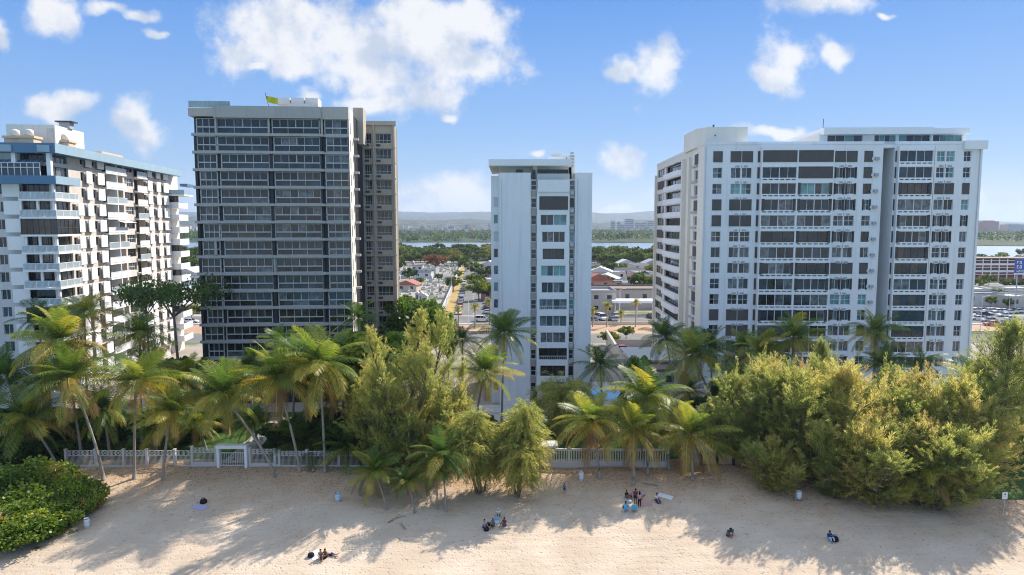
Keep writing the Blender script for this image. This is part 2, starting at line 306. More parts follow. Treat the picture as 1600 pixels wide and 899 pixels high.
def sandmat():
    m = gmat('beach_sand_dry', [(.3, (.475, .365, .265)), (.5, (.535, .42, .31)), (.72, (.60, .485, .37))], .22, .75, .09, 1.5, .95, ((.36, .26, .18), 5.0, .61, .45))
    nt = m.node_tree; L = nt.links.new; b = [n for n in nt.nodes if n.type == 'BSDF_PRINCIPLED'][0]; g = [n for n in nt.nodes if n.type == 'NEW_GEOMETRY'][0]
    prev = b.inputs['Normal'].links[0].from_socket
    for s_, d_, th in ((1.9, .10, .33), (3.4, .06, .36)):          # footprints
        v = N(nt, 'TexVoronoi'); v.inputs['Scale'].default_value = s_; L(g.outputs['Position'], v.inputs['Vector']); r = N(nt, 'MapRange', interpolation_type='SMOOTHSTEP'); r.inputs[1].default_value = 0; r.inputs[2].default_value = th; L(v.outputs['Distance'], r.inputs[0])
        bp = N(nt, 'Bump'); bp.inputs['Strength'].default_value = .6; bp.inputs['Distance'].default_value = d_; L(r.outputs[0], bp.inputs['Height']); L(prev, bp.inputs['Normal']); prev = bp.outputs[0]
    tm = N(nt, 'Mapping'); tm.inputs['Scale'].default_value = (.12, .9, 1); tm.inputs['Rotation'].default_value = (0, 0, .12); L(g.outputs['Position'], tm.inputs[0]); tn = N(nt, 'TexNoise'); tn.inputs['Scale'].default_value = 1.1; tn.inputs['Detail'].default_value = 5; L(tm.outputs[0], tn.inputs['Vector'])
    bp = N(nt, 'Bump'); bp.inputs['Strength'].default_value = .7; bp.inputs['Distance'].default_value = .22; L(tn.outputs['Fac'], bp.inputs['Height']); L(prev, bp.inputs['Normal']); prev = bp.outputs[0]      # trodden ways along the beach
    L(prev, b.inputs['Normal'])
    # fallen needles and leaves, thicker towards the trees; orange dry sand up the bank
    src = b.inputs['Base Color'].links[0].from_socket; sp = N(nt, 'SeparateXYZ'); L(g.outputs['Position'], sp.inputs[0])
    mx = N(nt, 'Math', operation='MAXIMUM'); L(sp.outputs[0], mx.inputs[0]); mx.inputs[1].default_value = 8
    ma = N(nt, 'Math', operation='MULTIPLY_ADD'); L(mx.outputs[0], ma.inputs[0]); ma.inputs[1].default_value = .17; L(sp.outputs[1], ma.inputs[2])
    no = N(nt, 'TexNoise'); no.inputs['Scale'].default_value = .35; no.inputs['Detail'].default_value = 7; L(g.outputs['Position'], no.inputs['Vector'])
    mb = N(nt, 'Math', operation='MULTIPLY_ADD'); L(no.outputs['Fac'], mb.inputs[0]); mb.inputs[1].default_value = 14; L(ma.outputs[0], mb.inputs[2])
    r1 = N(nt, 'MapRange'); r1.inputs[1].default_value = 78; r1.inputs[2].default_value = 86; r1.inputs[4].default_value = .8; L(mb.outputs[0], r1.inputs[0])
    m1 = N(nt, 'Mix', data_type='RGBA'); L(r1.outputs[0], m1.inputs[0]); L(src, m1.inputs[6]); m1.inputs[7].default_value = (.50, .33, .20, 1)
    n2 = N(nt, 'TexNoise'); n2.inputs['Scale'].default_value = 3.2; n2.inputs['Detail'].default_value = 7; n2.inputs['Roughness'].default_value = .7; L(g.outputs['Position'], n2.inputs['Vector'])
    r2 = N(nt, 'MapRange'); r2.inputs[1].default_value = .50; r2.inputs[2].default_value = .62; L(n2.outputs['Fac'], r2.inputs[0]); r3 = N(nt, 'MapRange'); r3.inputs[1].default_value = 81; r3.inputs[2].default_value = 88; r3.inputs[4].default_value = .75; L(mb.outputs[0], r3.inputs[0])
    mm = N(nt, 'Math', operation='MULTIPLY'); L(r2.outputs[0], mm.inputs[0]); L(r3.outputs[0], mm.inputs[1]); m2 = N(nt, 'Mix', data_type='RGBA'); L(mm.outputs[0], m2.inputs[0]); L(m1.outputs[2], m2.inputs[6]); m2.inputs[7].default_value = (.16, .11, .075, 1)
    L(m2.outputs[2], b.inputs['Base Color']); return m
M['sand'] = sandmat()
def grid(name, xs, ys, zf, m):
    nx, ny = len(xs), len(ys)
    v = [(x, y, zf(x, y)) for y in ys for x in xs]
    f = [(j*nx+i, j*nx+i+1, (j+1)*nx+i+1, (j+1)*nx+i) for j in range(ny-1) for i in range(nx-1)]
    me = bpy.data.meshes.new(name); me.from_pydata(v, [], f); me.materials.append(m); me.polygons.foreach_set('use_smooth', [True]*len(f))
    return tag(link(name, me), kind='structure')
xs = [-150+i*6 for i in range(13)]+[-74+i*.45 for i in range(330)]+[80+i*6 for i in range(13)]
ys = [22+i*2 for i in range(12)]+[46+i*.45 for i in range(82)]
grid('beach', sorted(xs), ys, hz, M['sand'])
def sheet(name, pts, z, m):
    b = MB(); b.poly([(p[0], p[1], z) for p in pts], m); return tag(b.build(name), kind='structure')
msea, nse, ose = _nt('sea_water'); pb = N(nse, 'BsdfPrincipled'); pb.inputs['Base Color'].default_value = (.05, .22, .24, 1); pb.inputs['Roughness'].default_value = .12; nse.links.new(pb.outputs[0], ose.inputs[0])
sheet('sea', [(-9000, -290), (9000, -290), (9000, 30), (-9000, 30)], -3.6, msea)
sheet('ground', [(-9400, 82), (9400, 82), (9400, 11400), (-9400, 11400)], .96, M['city'])
# gardens between the beach fence and the towers
sheet('lawn', [(-120, 82.3), (-17, 82.3), (-17, 104), (-120, 104)], .985, M['lawn'])
sheet('lawn', [(-2, 82.3), (22, 82.3), (22, 104), (-2, 104)], .985, M['lawn'])
def lawn_r():
    b = MB(); q = [(46, 69), (100, 66), (100, 100), (26, 112), (26, 88)]
    b.poly([(x, y, hz(x, y)+.02 if y < 80 else 1.02) for x, y in q], M['lawn']); return tag(b.build('lawn'), kind='structure')
xs2 = [47+i*1.2 for i in range(36)]; ys2 = [70.5+i*.7 for i in range(40)]
grid('lawn', xs2, ys2, lambda x, y: hz(x, y)+.05, M['lawn'])
sheet('lawn', [(26, 84), (46.5, 84), (46.5, 112), (26, 112)], 1.05, M['lawn'])
# frontage road, dirt strip, avenue, street
sheet('frontage_road', [(-300, 166), (400, 166), (400, 179.5), (-300, 179.5)], .99, M['asphalt'])
sheet('dirt_strip', [(-300, 181), (400, 181), (400, 196), (-300, 196)], .985, M['dirt'])
sheet('avenue', [(-500, 199), (600, 199), (600, 213.5), (-500, 213.5)], .995, M['asphalt'])
for y in (197, 214):
    b = MB(); b.box(-500, 600, y, y+1.9, .9, 1.1, M['paving']); tag(b.build('pavement'), kind='structure')
# side street running away beside the cemetery
def lerp(a, b, t): return a+(b-a)*t
SN, SF = 213.6, 520.
def sx(y, k): return lerp(lerp(-20.5, -5.6, k), lerp(-36, -25.5, k), (y-SN)/(SF-SN))
b = MB(); b.poly([(sx(SN, .12), SN, 1.0), (sx(SN, 1), SN, 1.0), (sx(SF, 1), SF, 1.0), (sx(SF, .12), SF, 1.0)], M['asphalt']); tag(b.build('street'), kind='structure')
b = MB(); b.poly([(sx(SN, -.1), SN, 1.004), (sx(SN, .12), SN, 1.004), (sx(SF, .12), SF, 1.004), (sx(SF, -.1), SF, 1.004)], M['verge']); tag(b.build('verge'), kind='structure')
b = MB()
for y in range(220, 500, 9): b.box(sx(y, .56)-.07, sx(y, .56)+.07, y, y+3.5, 1.0, 1.006, M['frame'])
tag(b.build('road_markings'), kind='structure')
# lagoon
mw, nw_, ow = _nt('lagoon_water'); L2 = nw_.links.new; pb = N(nw_, 'BsdfPrincipled'); pb.inputs['Base Color'].default_value = (.20, .25, .30, 1); pb.inputs['Roughness'].default_value = .22; pb.inputs['Specular IOR Level'].default_value = .5
tn = N(nw_, 'TexNoise'); tn.inputs['Scale'].default_value = .6; tn.inputs['Detail'].default_value = 4; gg = N(nw_, 'NewGeometry'); L2(gg.outputs['Position'], tn.inputs['Vector'])
bp = N(nw_, 'Bump'); bp.inputs['Strength'].default_value = .35; bp.inputs['Distance'].default_value = .3; L2(tn.outputs['Fac'], bp.inputs['Height']); L2(bp.outputs[0], pb.inputs['Normal']); L2(pb.outputs[0], ow.inputs[0])
sheet('lagoon', [(-2200, 800), (60, 760), (300, 700), (420, 610), (2500, 560), (2500, 1010), (700, 920), (400, 1030), (100, 1120), (-400, 1120), (-2200, 1180)], 1.0, mw)
M['shorewood'] = gmat('mangrove_floor', [(.3, (.03, .045, .018)), (.7, (.06, .08, .03))], .03, .6, 2, .2)
sheet('far_shore', [(-2600, 1181), (-2200, 1172), (-400, 1112), (100, 1112), (400, 1022), (700, 912), (2500, 1002), (4500, 1100), (4500, 3000), (-2600, 3000)], 1.6, M['shorewood'])
sheet('near_shore', [(-2200, 560), (-60, 545), (60, 540), (200, 500), (300, 690), (60, 775), (-2200, 815)], 1.01, M['shorewood'])
# far hills: two ridges
M['hill'] = gmat('wooded_hillside', [(.3, (.03, .045, .025)), (.52, (.05, .065, .04)), (.66, (.20, .18, .16))], .02, .5, 8, .02)
def ridge(y0, y1, pts, seed, rough):
    xs = [-8500+i*110 for i in range(155)]; ys = [y0+(y1-y0)*j/16 for j in range(17)]
    def zf(x, y):
        t = (y-y0)/(y1-y0); px = 800+x/((y0+y1)/2)*FPX
        h = np.interp(px, [p[0] for p in pts], [p[1] for p in pts])
        n = mn.fractal(Vector((x/900, y/900, seed)), 1, 2, 5)
        return 1.0-.5+max(0, h*(1+rough*n)*math.sin(math.pi*min(1, t*1.0))**.8)
    return grid('hill', xs, ys, zf, M['hill'])
ridge(3000, 5200, [(-900, 50), (280, 62), (620, 52), (700, 48), (780, 60), (930, 36), (1030, 48), (1500, 28), (1600, 20), (2500, 22)], 2.0, .5)
ridge(6200, 10500, [(-900, 180), (280, 165), (620, 165), (700, 172), (770, 185), (930, 165), (1030, 172), (1400, 120), (1500, 60), (1600, 40), (2500, 60)], 9.0, .28)
# ------------------------------------------------------------------ building kit
class Bld:
    def __init__(s, name, label, loc, rz):
        s.root = thing(name, label, 'building', loc, rz); s.pend = {}; s.loc = Vector(loc); s.rz = rz
        s.Mi = Matrix.Translation(s.loc) @ Matrix.Rotation(rz, 4, 'Z'); s.inv = s.Mi.inverted()
        s.wall = MB()
    def lp(s, px, py, off, axis='y'):   # photo pixel -> local point on the plane axis = off
        n = Vector((0, 1, 0)) if axis == 'y' else Vector((1, 0, 0))
        p0 = s.Mi @ (n*off); return s.inv @ hit(px, py, p0, (s.Mi.to_3x3() @ n))
    def part(s, name, mb, children=(), size=0.0, label=None): s.pend.setdefault(name, []).append((size, mb, children, label))
    def finish(s):
        for name, lst in s.pend.items():
            lst.sort(key=lambda t: -t[0])
            for _, mb, ch, lab in lst[:100]:
                o = mb.build(name, s.root)
                if lab: o['label'] = lab
                for cn, cm in ch: cm.build(cn, o)
            rest = lst[100:]
            if rest:
                a = MB(); sub = {}
                for _, mb, ch, lab in rest:
                    a.add(mb)
                    for cn, cm in ch: sub.setdefault(cn, MB()).add(cm)
                o = tag(a.build(name, s.root), kind='stuff')
                for cn, cm in sub.items(): tag(cm.build(cn, o), kind='stuff')
        s.wall.build('wall', s.root)
        return s.root
def front(y0): return lambda u, d, z: (u, y0-d, z)
def back(y0): return lambda u, d, z: (u, y0+d, z)
def right(x0): return lambda u, d, z: (x0+d, u, z)
def left(x0): return lambda u, d, z: (x0-d, u, z)
def holes(mb, tf, u0, u1, z0, z1, rects, m, depth=.3, mrev=None):
    """a wall with real openings; every opening gets its reveals"""
    rects = [(max(a, u0), min(b, u1), max(c, z0), min(d, z1)) for a, b, c, d in rects]
    us = sorted({round(x, 4) for r in rects for x in r[:2]} | {round(u0, 4), round(u1, 4)}); zs = sorted({round(x, 4) for r in rects for x in r[2:]} | {round(z0, 4), round(z1, 4)})
    # rows first, then merge runs so the wall has few faces
    for za, zb in zip(zs, zs[1:]):
        zc = (za+zb)/2; act = sorted([r for r in rects if r[2] < zc < r[3]]); a = u0
        for r in act+[(u1, u1, 0, 0)]:
            if r[0] > a+1e-4: mb.poly([tf(a, 0, za), tf(r[0], 0, za), tf(r[0], 0, zb), tf(a, 0, zb)], m)
            a = max(a, r[1])
    q = mrev or m
    for a, b, c, d in rects:
        for s_ in (((a, c), (a, d)), ((b, d), (b, c)), ((a, d), (b, d)), ((b, c), (a, c))):
            (p, z), (p2, z2) = s_; mb.poly([tf(p, 0, z), tf(p, -depth, z), tf(p2, -depth, z2), tf(p2, 0, z2)], q)
def window(tf, u0, u1, z0, z1, depth=.28, nu=2, glass='g_dark', frame='frame', fw=.06, hsplit=None, mix=None, wide=()):
    """frame with mullions and glass panes, set back in its opening"""
    f, g = MB(), MB(); F = M[frame]; d0, d1 = -depth, -depth+.07
    f.box(u0, u1, d0, d1, z0, z0+fw, F, tf); f.box(u0, u1, d0, d1, z1-fw, z1, F, tf)
    f.box(u0, u0+fw, d0, d1, z0+fw, z1-fw, F, tf); f.box(u1-fw, u1, d0, d1, z0+fw, z1-fw, F, tf)
    w = (u1-u0)/nu
    for k in range(1, nu):
        h = fw*(1.1 if k in wide else .5); f.box(u0+w*k-h, u0+w*k+h, d0, d1-.005, z0+fw, z1-fw, F, tf)
    if hsplit:
        zz = z0+(z1-z0)*hsplit; f.box(u0+fw, u1-fw, d0, d1+.005, zz-fw*.6, zz+fw*.6, F, tf)
    for k in range(nu):
        gm = M[rnd.choice(mix) if mix else glass]
        a, b, c, d = u0+w*k, u0+w*(k+1), z0, z1; j = rnd.uniform(-.012, .012)
        g.poly([tf(a, d0+.02+j, c), tf(b, d0+.02-j, c), tf(b, d0+.02-j, d), tf(a, d0+.02+j, d)], gm)
    return f, g
def shutter(tf, u0, u1, z0, z1, out=.05, m='shutter'):
    """accordion hurricane shutter closed over an opening"""
    s = MB(); n = max(4, int((u1-u0)/.16)); w = (u1-u0)/n
    for k in range(n):
        a, b = u0+k*w, u0+(k+1)*w
        s.poly([tf(a, out, z0), tf((a+b)/2, out-.06, z0), tf((a+b)/2, out-.06, z1), tf(a, out, z1)], M[m])
        s.poly([tf((a+b)/2, out-.06, z0), tf(b, out, z0), tf(b, out, z1), tf((a+b)/2, out-.06, z1)], M[m])
    s.box(u0, u1, -.1, out+.03, z1, z1+.06, M[m], tf); s.box(u0, u1, -.1, out+.03, z0-.05, z0, M[m], tf)
    return s
def addwin(B, tf, u0, u1, z0, z1, kind, **k):
    """kind: s shutter, g dark glass, t teal, c curtain, b blue, k black; capital letters leave folded shutters at the sides"""
    sz = (u1-u0)*(z1-z0); low = kind.lower()
    if low == 's': B.part('shutter', shutter(tf, u0, u1, z0, z1), (), sz); return
    if low == 'w': B.part('shutter', shutter(tf, u0, u1, z0, z1, m='shutter_w'), (), sz, 'pale closed hurricane shutter'); return
    mix = {'g': ['g_dark', 'g_dark', 'g_blue', 'g_pale'], 't': ['g_teal', 'g_teal', 'g_blue'], 'c': ['g_pale', 'g_pale', 'g_dark'], 'b': ['g_blue', 'g_dark', 'g_blue'], 'k': ['g_black', 'g_dark'], 'z': ['g_bronze', 'g_dark']}[low]
    a, b = u0, u1
    if kind.isupper():
        w = min(.45, (u1-u0)*.16)
        for p, q in ((u0, u0+w), (u1-w, u1)): B.part('folded_shutter', shutter(tf, p, q, z0, z1), (), w)
        a, b = u0+w, u1-w
    k.setdefault('frame', 'dframe' if low in 'kz' else 'frame')
    f, g = window(tf, a, b, z0, z1, mix=mix, **k); B.part('window', f, [('pane', g)], sz)
def flatroof(mb, x0, x1, y0, y1, z, m, par=.9, t=.2):
    mb.poly([(x0, y0, z), (x1, y0, z), (x1, y1, z), (x0, y1, z)], m)
    if par:
        for a in ((x0, x1, y0, y0+t), (x0, x1, y1-t, y1), (x0, x0+t, y0+t, y1-t), (x1-t, x1, y0+t, y1-t)): mb.box(*a, z+.01, z+par, m)
# ================================================================== broad white tower (right)
def tower_broad():
    Y0 = 118.; p = P(1099, 300, Y0); B = Bld('apartment_tower', 'broad white apartment tower with rows of shuttered windows, right of the slim tower', (p.x, Y0, 1.0), R(-1.4))
    X = lambda px, py=265: B.lp(px, py, 0).x
    Z = lambda py: B.lp(1300, py, 0).z
    W_ = X(1534); D = 43.
    ROW = [(236.7+25.33*i-.055*i*i) for i in range(14)]; HGT = 16.2
    zt = Z(226); w = B.wall; wm = M['white']
    xl, xr, xw = X(1379), X(1397), W_
    tf = front(0); rec = []
    cols = dict(W1=(1114, 1128.7), W2=(1141, 1176), W5=(1304, 1339), W6=(1349.6, 1363), W7=(1461.7, 1492), W8=(1505, 1516.5))
    kinds = {'W1': 'sggSsgbgggSggs', 'W2': 'sctSsgcgcgssgs', 'GA': 'sggGckgGggGszg', 'GB': 'ssTGcKgKGgGgbg', 'W5': 'sGGGgGcsGtGgcg', 'W6': 'sszGgkcsGtgkcg',
             'GC': 'bbZcCCZzgzzkgg', 'W7': 'ttscGGgGggcgcc', 'W8': 'gtstGcgsggcgct'}
    rr = []
    for i, y in enumerate(ROW):
        za, zb = Z(y+HGT), Z(y)
        for c, (a, b) in cols.items():
            k = kinds[c][i]; ua, ub = X(a), X(b)
            if c in ('W1', 'W6', 'W8'):
                rr.append((ua, ub, za, zb)); addwin(B, tf, ua, ub, za, zb, k, nu=2, hsplit=.5 if k in 'gtG' else None)
            else:
                m_ = (ua+ub)/2
                if k in 'sG' or i % 4 == 3:
                    rr.append((ua, ub, za, zb)); addwin(B, tf, ua, m_-.06, za, zb, k, nu=2); addwin(B, tf, m_+.06, ub, za, zb, 's' if (c == 'W2' and i == 0) else k, nu=2)
                    w.box(m_-.06, m_+.06, -.0, .25, za, zb, wm)
                else:
                    for a_, b_ in ((ua+.15, m_-.1), (m_+.1, ub-.15)):
                        rr.append((a_, b_, za, zb)); addwin(B, tf, a_, b_, za, zb, k, nu=2, hsplit=.5 if k in 'gtG' else None)
                g = MB(); zc = za-.75         # paired air-conditioner grilles with their pipe
                for s_ in (-1, 1): g.box(m_+s_*.62-.24, m_+s_*.62+.24, .02, .10, zc-.16, zc+.16, M['vent'], tf); g.box(m_+s_*1.0-.03, m_+s_*1.0+.03, .02, .07, zc-.24, zc+.2, M['vent'], tf)
                g.box(m_-.05, m_+.05, .02, .08, zc-.3, zc+.3, M['vent'], tf); g.box(m_-1.05, m_+1.05, .003, .019, zc-.27, zc+.22, M['white2'], tf); B.part('air_grille', g, (), 1)
        ac = MB(); u = X(1369); ac.box(u-.32, u+.32, .0, .42, za+.25, za+.75, M['vent'], tf); ac.box(u-.8, u-.5, .02, .08, za+.3, za+.7, M['frame'], tf); B.part('air_conditioner', ac, (), .5)
    # drains and slots in the wall under the long glazing are on the projecting bays
    holes(w, tf, 0, xl, -1, zt, [r for r in rr if r[1] < xl+.01], wm)
    holes(w, tf, xr, xw, -1, zt, [r for r in rr if r[0] > xr-.01], wm)
    # projecting glazed balcony bays
    def bay(a, b, keys, proj):
        bw = MB(); u0, u1 = X(a), X(b); t2 = front(-proj); hs = []
        n = len(keys); spans = [(lerp(u0, u1, j/n)+(.12 if j else .15), lerp(u0, u1, (j+1)/n)-.15) for j in range(n)]
        for i, y in enumerate(ROW):
            za, zb = Z(y+HGT+.6), Z(y-.4)
            for j, (s0, s1) in enumerate(spans):
                k = kinds[keys[j]][i]; hs.append((s0, s1, za, zb)); nu = 4 if k.lower() != 'k' else 3
                addwin(B, t2, s0, s1, za, zb, k, nu=nu, wide=(2,) if nu == 4 else (), depth=.22)
                if k != 's':
                    q = 6; ww = (s1-s0)/q
                    for e in range(q): hs.append((s0+ww*e+ww*.14, s0+ww*(e+1)-ww*.14, za-.36, za-.17))
        holes(bw, t2, u0, u1, -1, zt-.3, hs, M['white2'], .22)
        for xx, fn in ((u0, left), (u1, right)): bw.poly([(xx, -proj, -1), (xx, 0, -1), (xx, 0, zt-.3), (xx, -proj, zt-.3)], wm)
        bw.poly([(u0, -proj, zt-.3), (u1, -proj, zt-.3), (u1, 0, zt-.3), (u0, 0, zt-.3)], wm)
        B.part('balcony_bay', bw, (), 100)
    bay(1187.5, 1299.5, ['GA', 'GB'], .9); bay(1400.5, 1455, ['GC'], .7)
    # small side openings next to the bays
    for i, y in enumerate(ROW):
        za, zb = Z(y+HGT), Z(y)
        B.part('shutter', shutter(front(0), X(1183.4), X(1187), za, zb, .06), (), .2)
        B.part('shutter', shutter(front(0), X(1396.9)+.1, X(1400), za, zb, .06), (), .2)
    # slot between the two halves
    sd = 4.2; rb = []
    tfb = right(xl)
    for y in ROW: rb.append((1.0, 3.2, Z(y+13), Z(y+1)))
    for r in rb: addwin(B, tfb, *r, 'g', nu=2)
    w.poly([(xl, 0, -1), (xl, sd, -1), (xl, sd, zt), (xl, 0, zt)], wm); w.poly([(xr, 0, -1), (xr, sd, -1), (xr, sd, zt), (xr, 0, zt)], wm); w.poly([(xl, sd, -1), (xr, sd, -1), (xr, sd, zt), (xl, sd, zt)], wm)
    w.box(xl-.2, xr+.2, .1, sd, zt-.55, zt-.02, wm)
    for y in ROW:
        g = MB(); g.box(xl+.5, xr-.5, sd-.12, sd-.02, Z(y+15), Z(y+1), M['g_blue']); B.part('stair_window', g, (), .1)
    # left side: a plain strip, a fin, then angled glazed balconies
    tl = left(0); Us = lambda px, py=300: B.lp(px, py, 0, 'x').y
    FL = [Z(y+HGT+9.2) for y in ROW]; lm = M['cream']; hl = []  # cream on the left face stands in for warm bounce light
    za_, zb_ = 1.05, 2.75
    for i, z in enumerate(FL):
        a, b = Us(1090), Us(1084.5); hl.append((a, b, z+za_, z+zb_)); addwin(B, tl, a, b, z+za_, z+zb_, 'sgg'[i % 3], nu=1)
        ac = MB(); ac.box(a+.2, b+.9, .0, .4, z+.5, z+.9, M['vent'], tl); B.part('air_conditioner', ac, (), .4)
        a, b = Us(1069), Us(1065.5); hl.append((a, b, z+za_, z+zb_)); addwin(B, tl, a, b, z+za_, z+zb_, 'gzs'[i % 3], nu=1)
        a, b = Us(1038), Us(1027.6); hl.append((a, b, z+za_, z+zb_)); addwin(B, tl, a, b, z+za_, z+zb_, 'zsgZ'[i % 4], nu=3)
        a, b = Us(1064), Us(1040.5); hl.append((a, b, z+.9, z+2.9))     # balcony loggia
        bm = MB(); k = 'Zzkgskz'[(i*3) % 7]
        t3 = left(.62)
        bm.prism([(-.0, a-.3), (-.75, a+.6), (-.75, b-.7), (0, b+.3)], z-.2, z+1.05, M['white2']); bm.prism([(-.0, a-.3), (-.75, a+.6), (-.75, b-.7), (0, b+.3)], z+2.6, z+2.7, M['white2'])
        B.part('balcony', bm, (), 3)
        addwin(B, t3, a+.7, b-.8, z+1.05, z+2.6, 'cgczcsg'[(i*3) % 7], nu=5, depth=.1)
    holes(w, tl, 0, D, -1, zt, hl, lm, .35)
    for a, b, o in ((Us(1079.5), Us(1077), .5), (Us(1071.5), Us(1070), .8)):
        w.box(-o, -.003, a, b, -1, zt-1.2, lm)
    w.box(-.5, .6, D-.6, D+.2, -1, zt-2.2, lm)
    for q in (1102.5, 1300.8, 1459, 1530):                        # rainwater pipes
        dp = MB(); u = X(q); dp.tube([(u, -.09, 0), (u, -.09, zt-.4)], .055, M['alu'], 6); B.part('drainpipe', dp, (), .1)
    # other faces, roof
    w.poly([(W_, 0, -1), (W_, D, -1), (W_, D, zt), (W_, 0, zt)], wm); w.poly([(0, D, -1), (W_, D, -1), (W_, D, zt), (0, D, zt)], wm)
    w.poly([(0, 0, zt), (xl, 0, zt), (xl, sd, zt), (xr, sd, zt), (xr, 0, zt), (W_, 0, zt), (W_, D, zt), (0, D, zt)], wm)
    pr = MB(); pr.box(-.05, xl, -.06, .16, zt+.01, zt+.5, wm); pr.box(xr, W_, -.06, .16, zt+.01, zt+.5, wm); pr.box(-.05, .16, .17, D, zt+.01, zt+.5, lm)
    u = X(1503); pr.box(u, W_+.5, -.5, 9, zt+.02-.9, zt+.55, M['white2']); B.part('parapet', pr)
    # penthouse with long overhanging roof
    z2 = Z(204); ph = MB(); a, b = X(1280), X(1509); y1 = 3.0
    hp = []
    for q0, q1, n in ((1293, 1348, 4), (1366.5, 1400, 4), (1404.5, 1454, 4), (1458, 1503.5, 4)):
        s0, s1 = B.lp(q0, 215, y1).x, B.lp(q1, 215, y1).x; r_ = (s0, s1, B.lp(1400, 221.5, y1).z, B.lp(1400, 211, y1).z); hp.append(r_)
        f, g = window(front(y1), *r_, nu=n, mix=['g_teal', 'g_blue', 'g_dark']); B.part('window', f, [('pane', g)], 9)
    A0, B0 = B.lp(1280, 215, y1).x, B.lp(1509, 215, y1).x; zp = B.lp(1400, 209, y1).z
    holes(ph, front(y1), A0, B0, zt, zp, hp, M['white2']); ph.poly([(A0, y1, zt), (A0, 18, zt), (A0, 18, zp), (A0, y1, zp)], M['cream']); ph.poly([(B0, y1, zt), (B0, 18, zt), (B0, 18, zp), (B0, y1, zp)], wm); ph.poly([(A0, 18, zt), (B0, 18, zt), (B0, 18, zp), (A0, 18, zp)], wm)
    B.part('penthouse', ph, (), 50)
    rf = MB(); y2 = 1.6; zr0, zr1 = B.lp(1400, 209.5, y2).z, B.lp(1400, 199.5, y2).z
    rf.box(B.lp(1288, 205, y2).x, B.lp(1460, 205, y2).x, y2, 20, zr0, zr1+.05, M['white2']); rf.box(B.lp(1460, 205, y2).x+.003, B.lp(1516, 205, y2).x, y2+.2, 19.8, zr0+.05, zr1-.1, M['white2'])
    rf.prism([(B.lp(1264, 205, 8).x, 8), (B.lp(1288, 205, y2).x-.003, y2), (B.lp(1288, 205, y2).x-.003, 20), (B.lp(1264, 205, 8).x, 20)], zr0, zr1, M['white2']); B.part('roof', rf, (), 40)
    # stair tower
    st = MB(); y3 = 2.5; a, b = B.lp(1092, 212, y3).x, B.lp(1168, 212, y3).x; zs = B.lp(1130, 198.5, y3).z
    st.prism([(a, y3+2.5), (a+1.4, y3+.4), (a+2.8, y3), (b, y3), (b, 14), (a, 14)], zt+.01, zs, M['cream']); st.box((a+b)/2-1.5, (a+b)/2-1.3, y3-.12, y3-.01, zt+1.8, zt+2.0, M['dark']); st.tube([((a+b)/2-1.4, y3+1, zs), ((a+b)/2-1.4, y3+1, zs+.5)], .2, M['dark'])
    B.part('stair_tower', st, (), 40)
    # ground-floor canopy slabs and a rooftop aerial
    cn = MB(); cn.box(X(1168), X(1265), -3.2, -.95, 3.4, 3.8, M['white2']); cn.box(X(1168), X(1265), -3.0, -.95, .9, 1.2, M['white2'])
    for k in range(6): u = lerp(X(1170), X(1263), k/5); cn.box(u-.15, u+.15, -2.9, -2.6, 0, 3.4, M['white2'])
    B.part('entrance_canopy', cn)
    an = MB(); an.tube([(X(1292), 2.2, zr1), (X(1292), 2.2, zr1+1.6)], .06, M['dark']); B.part('aerial', an)
    return B.finish()
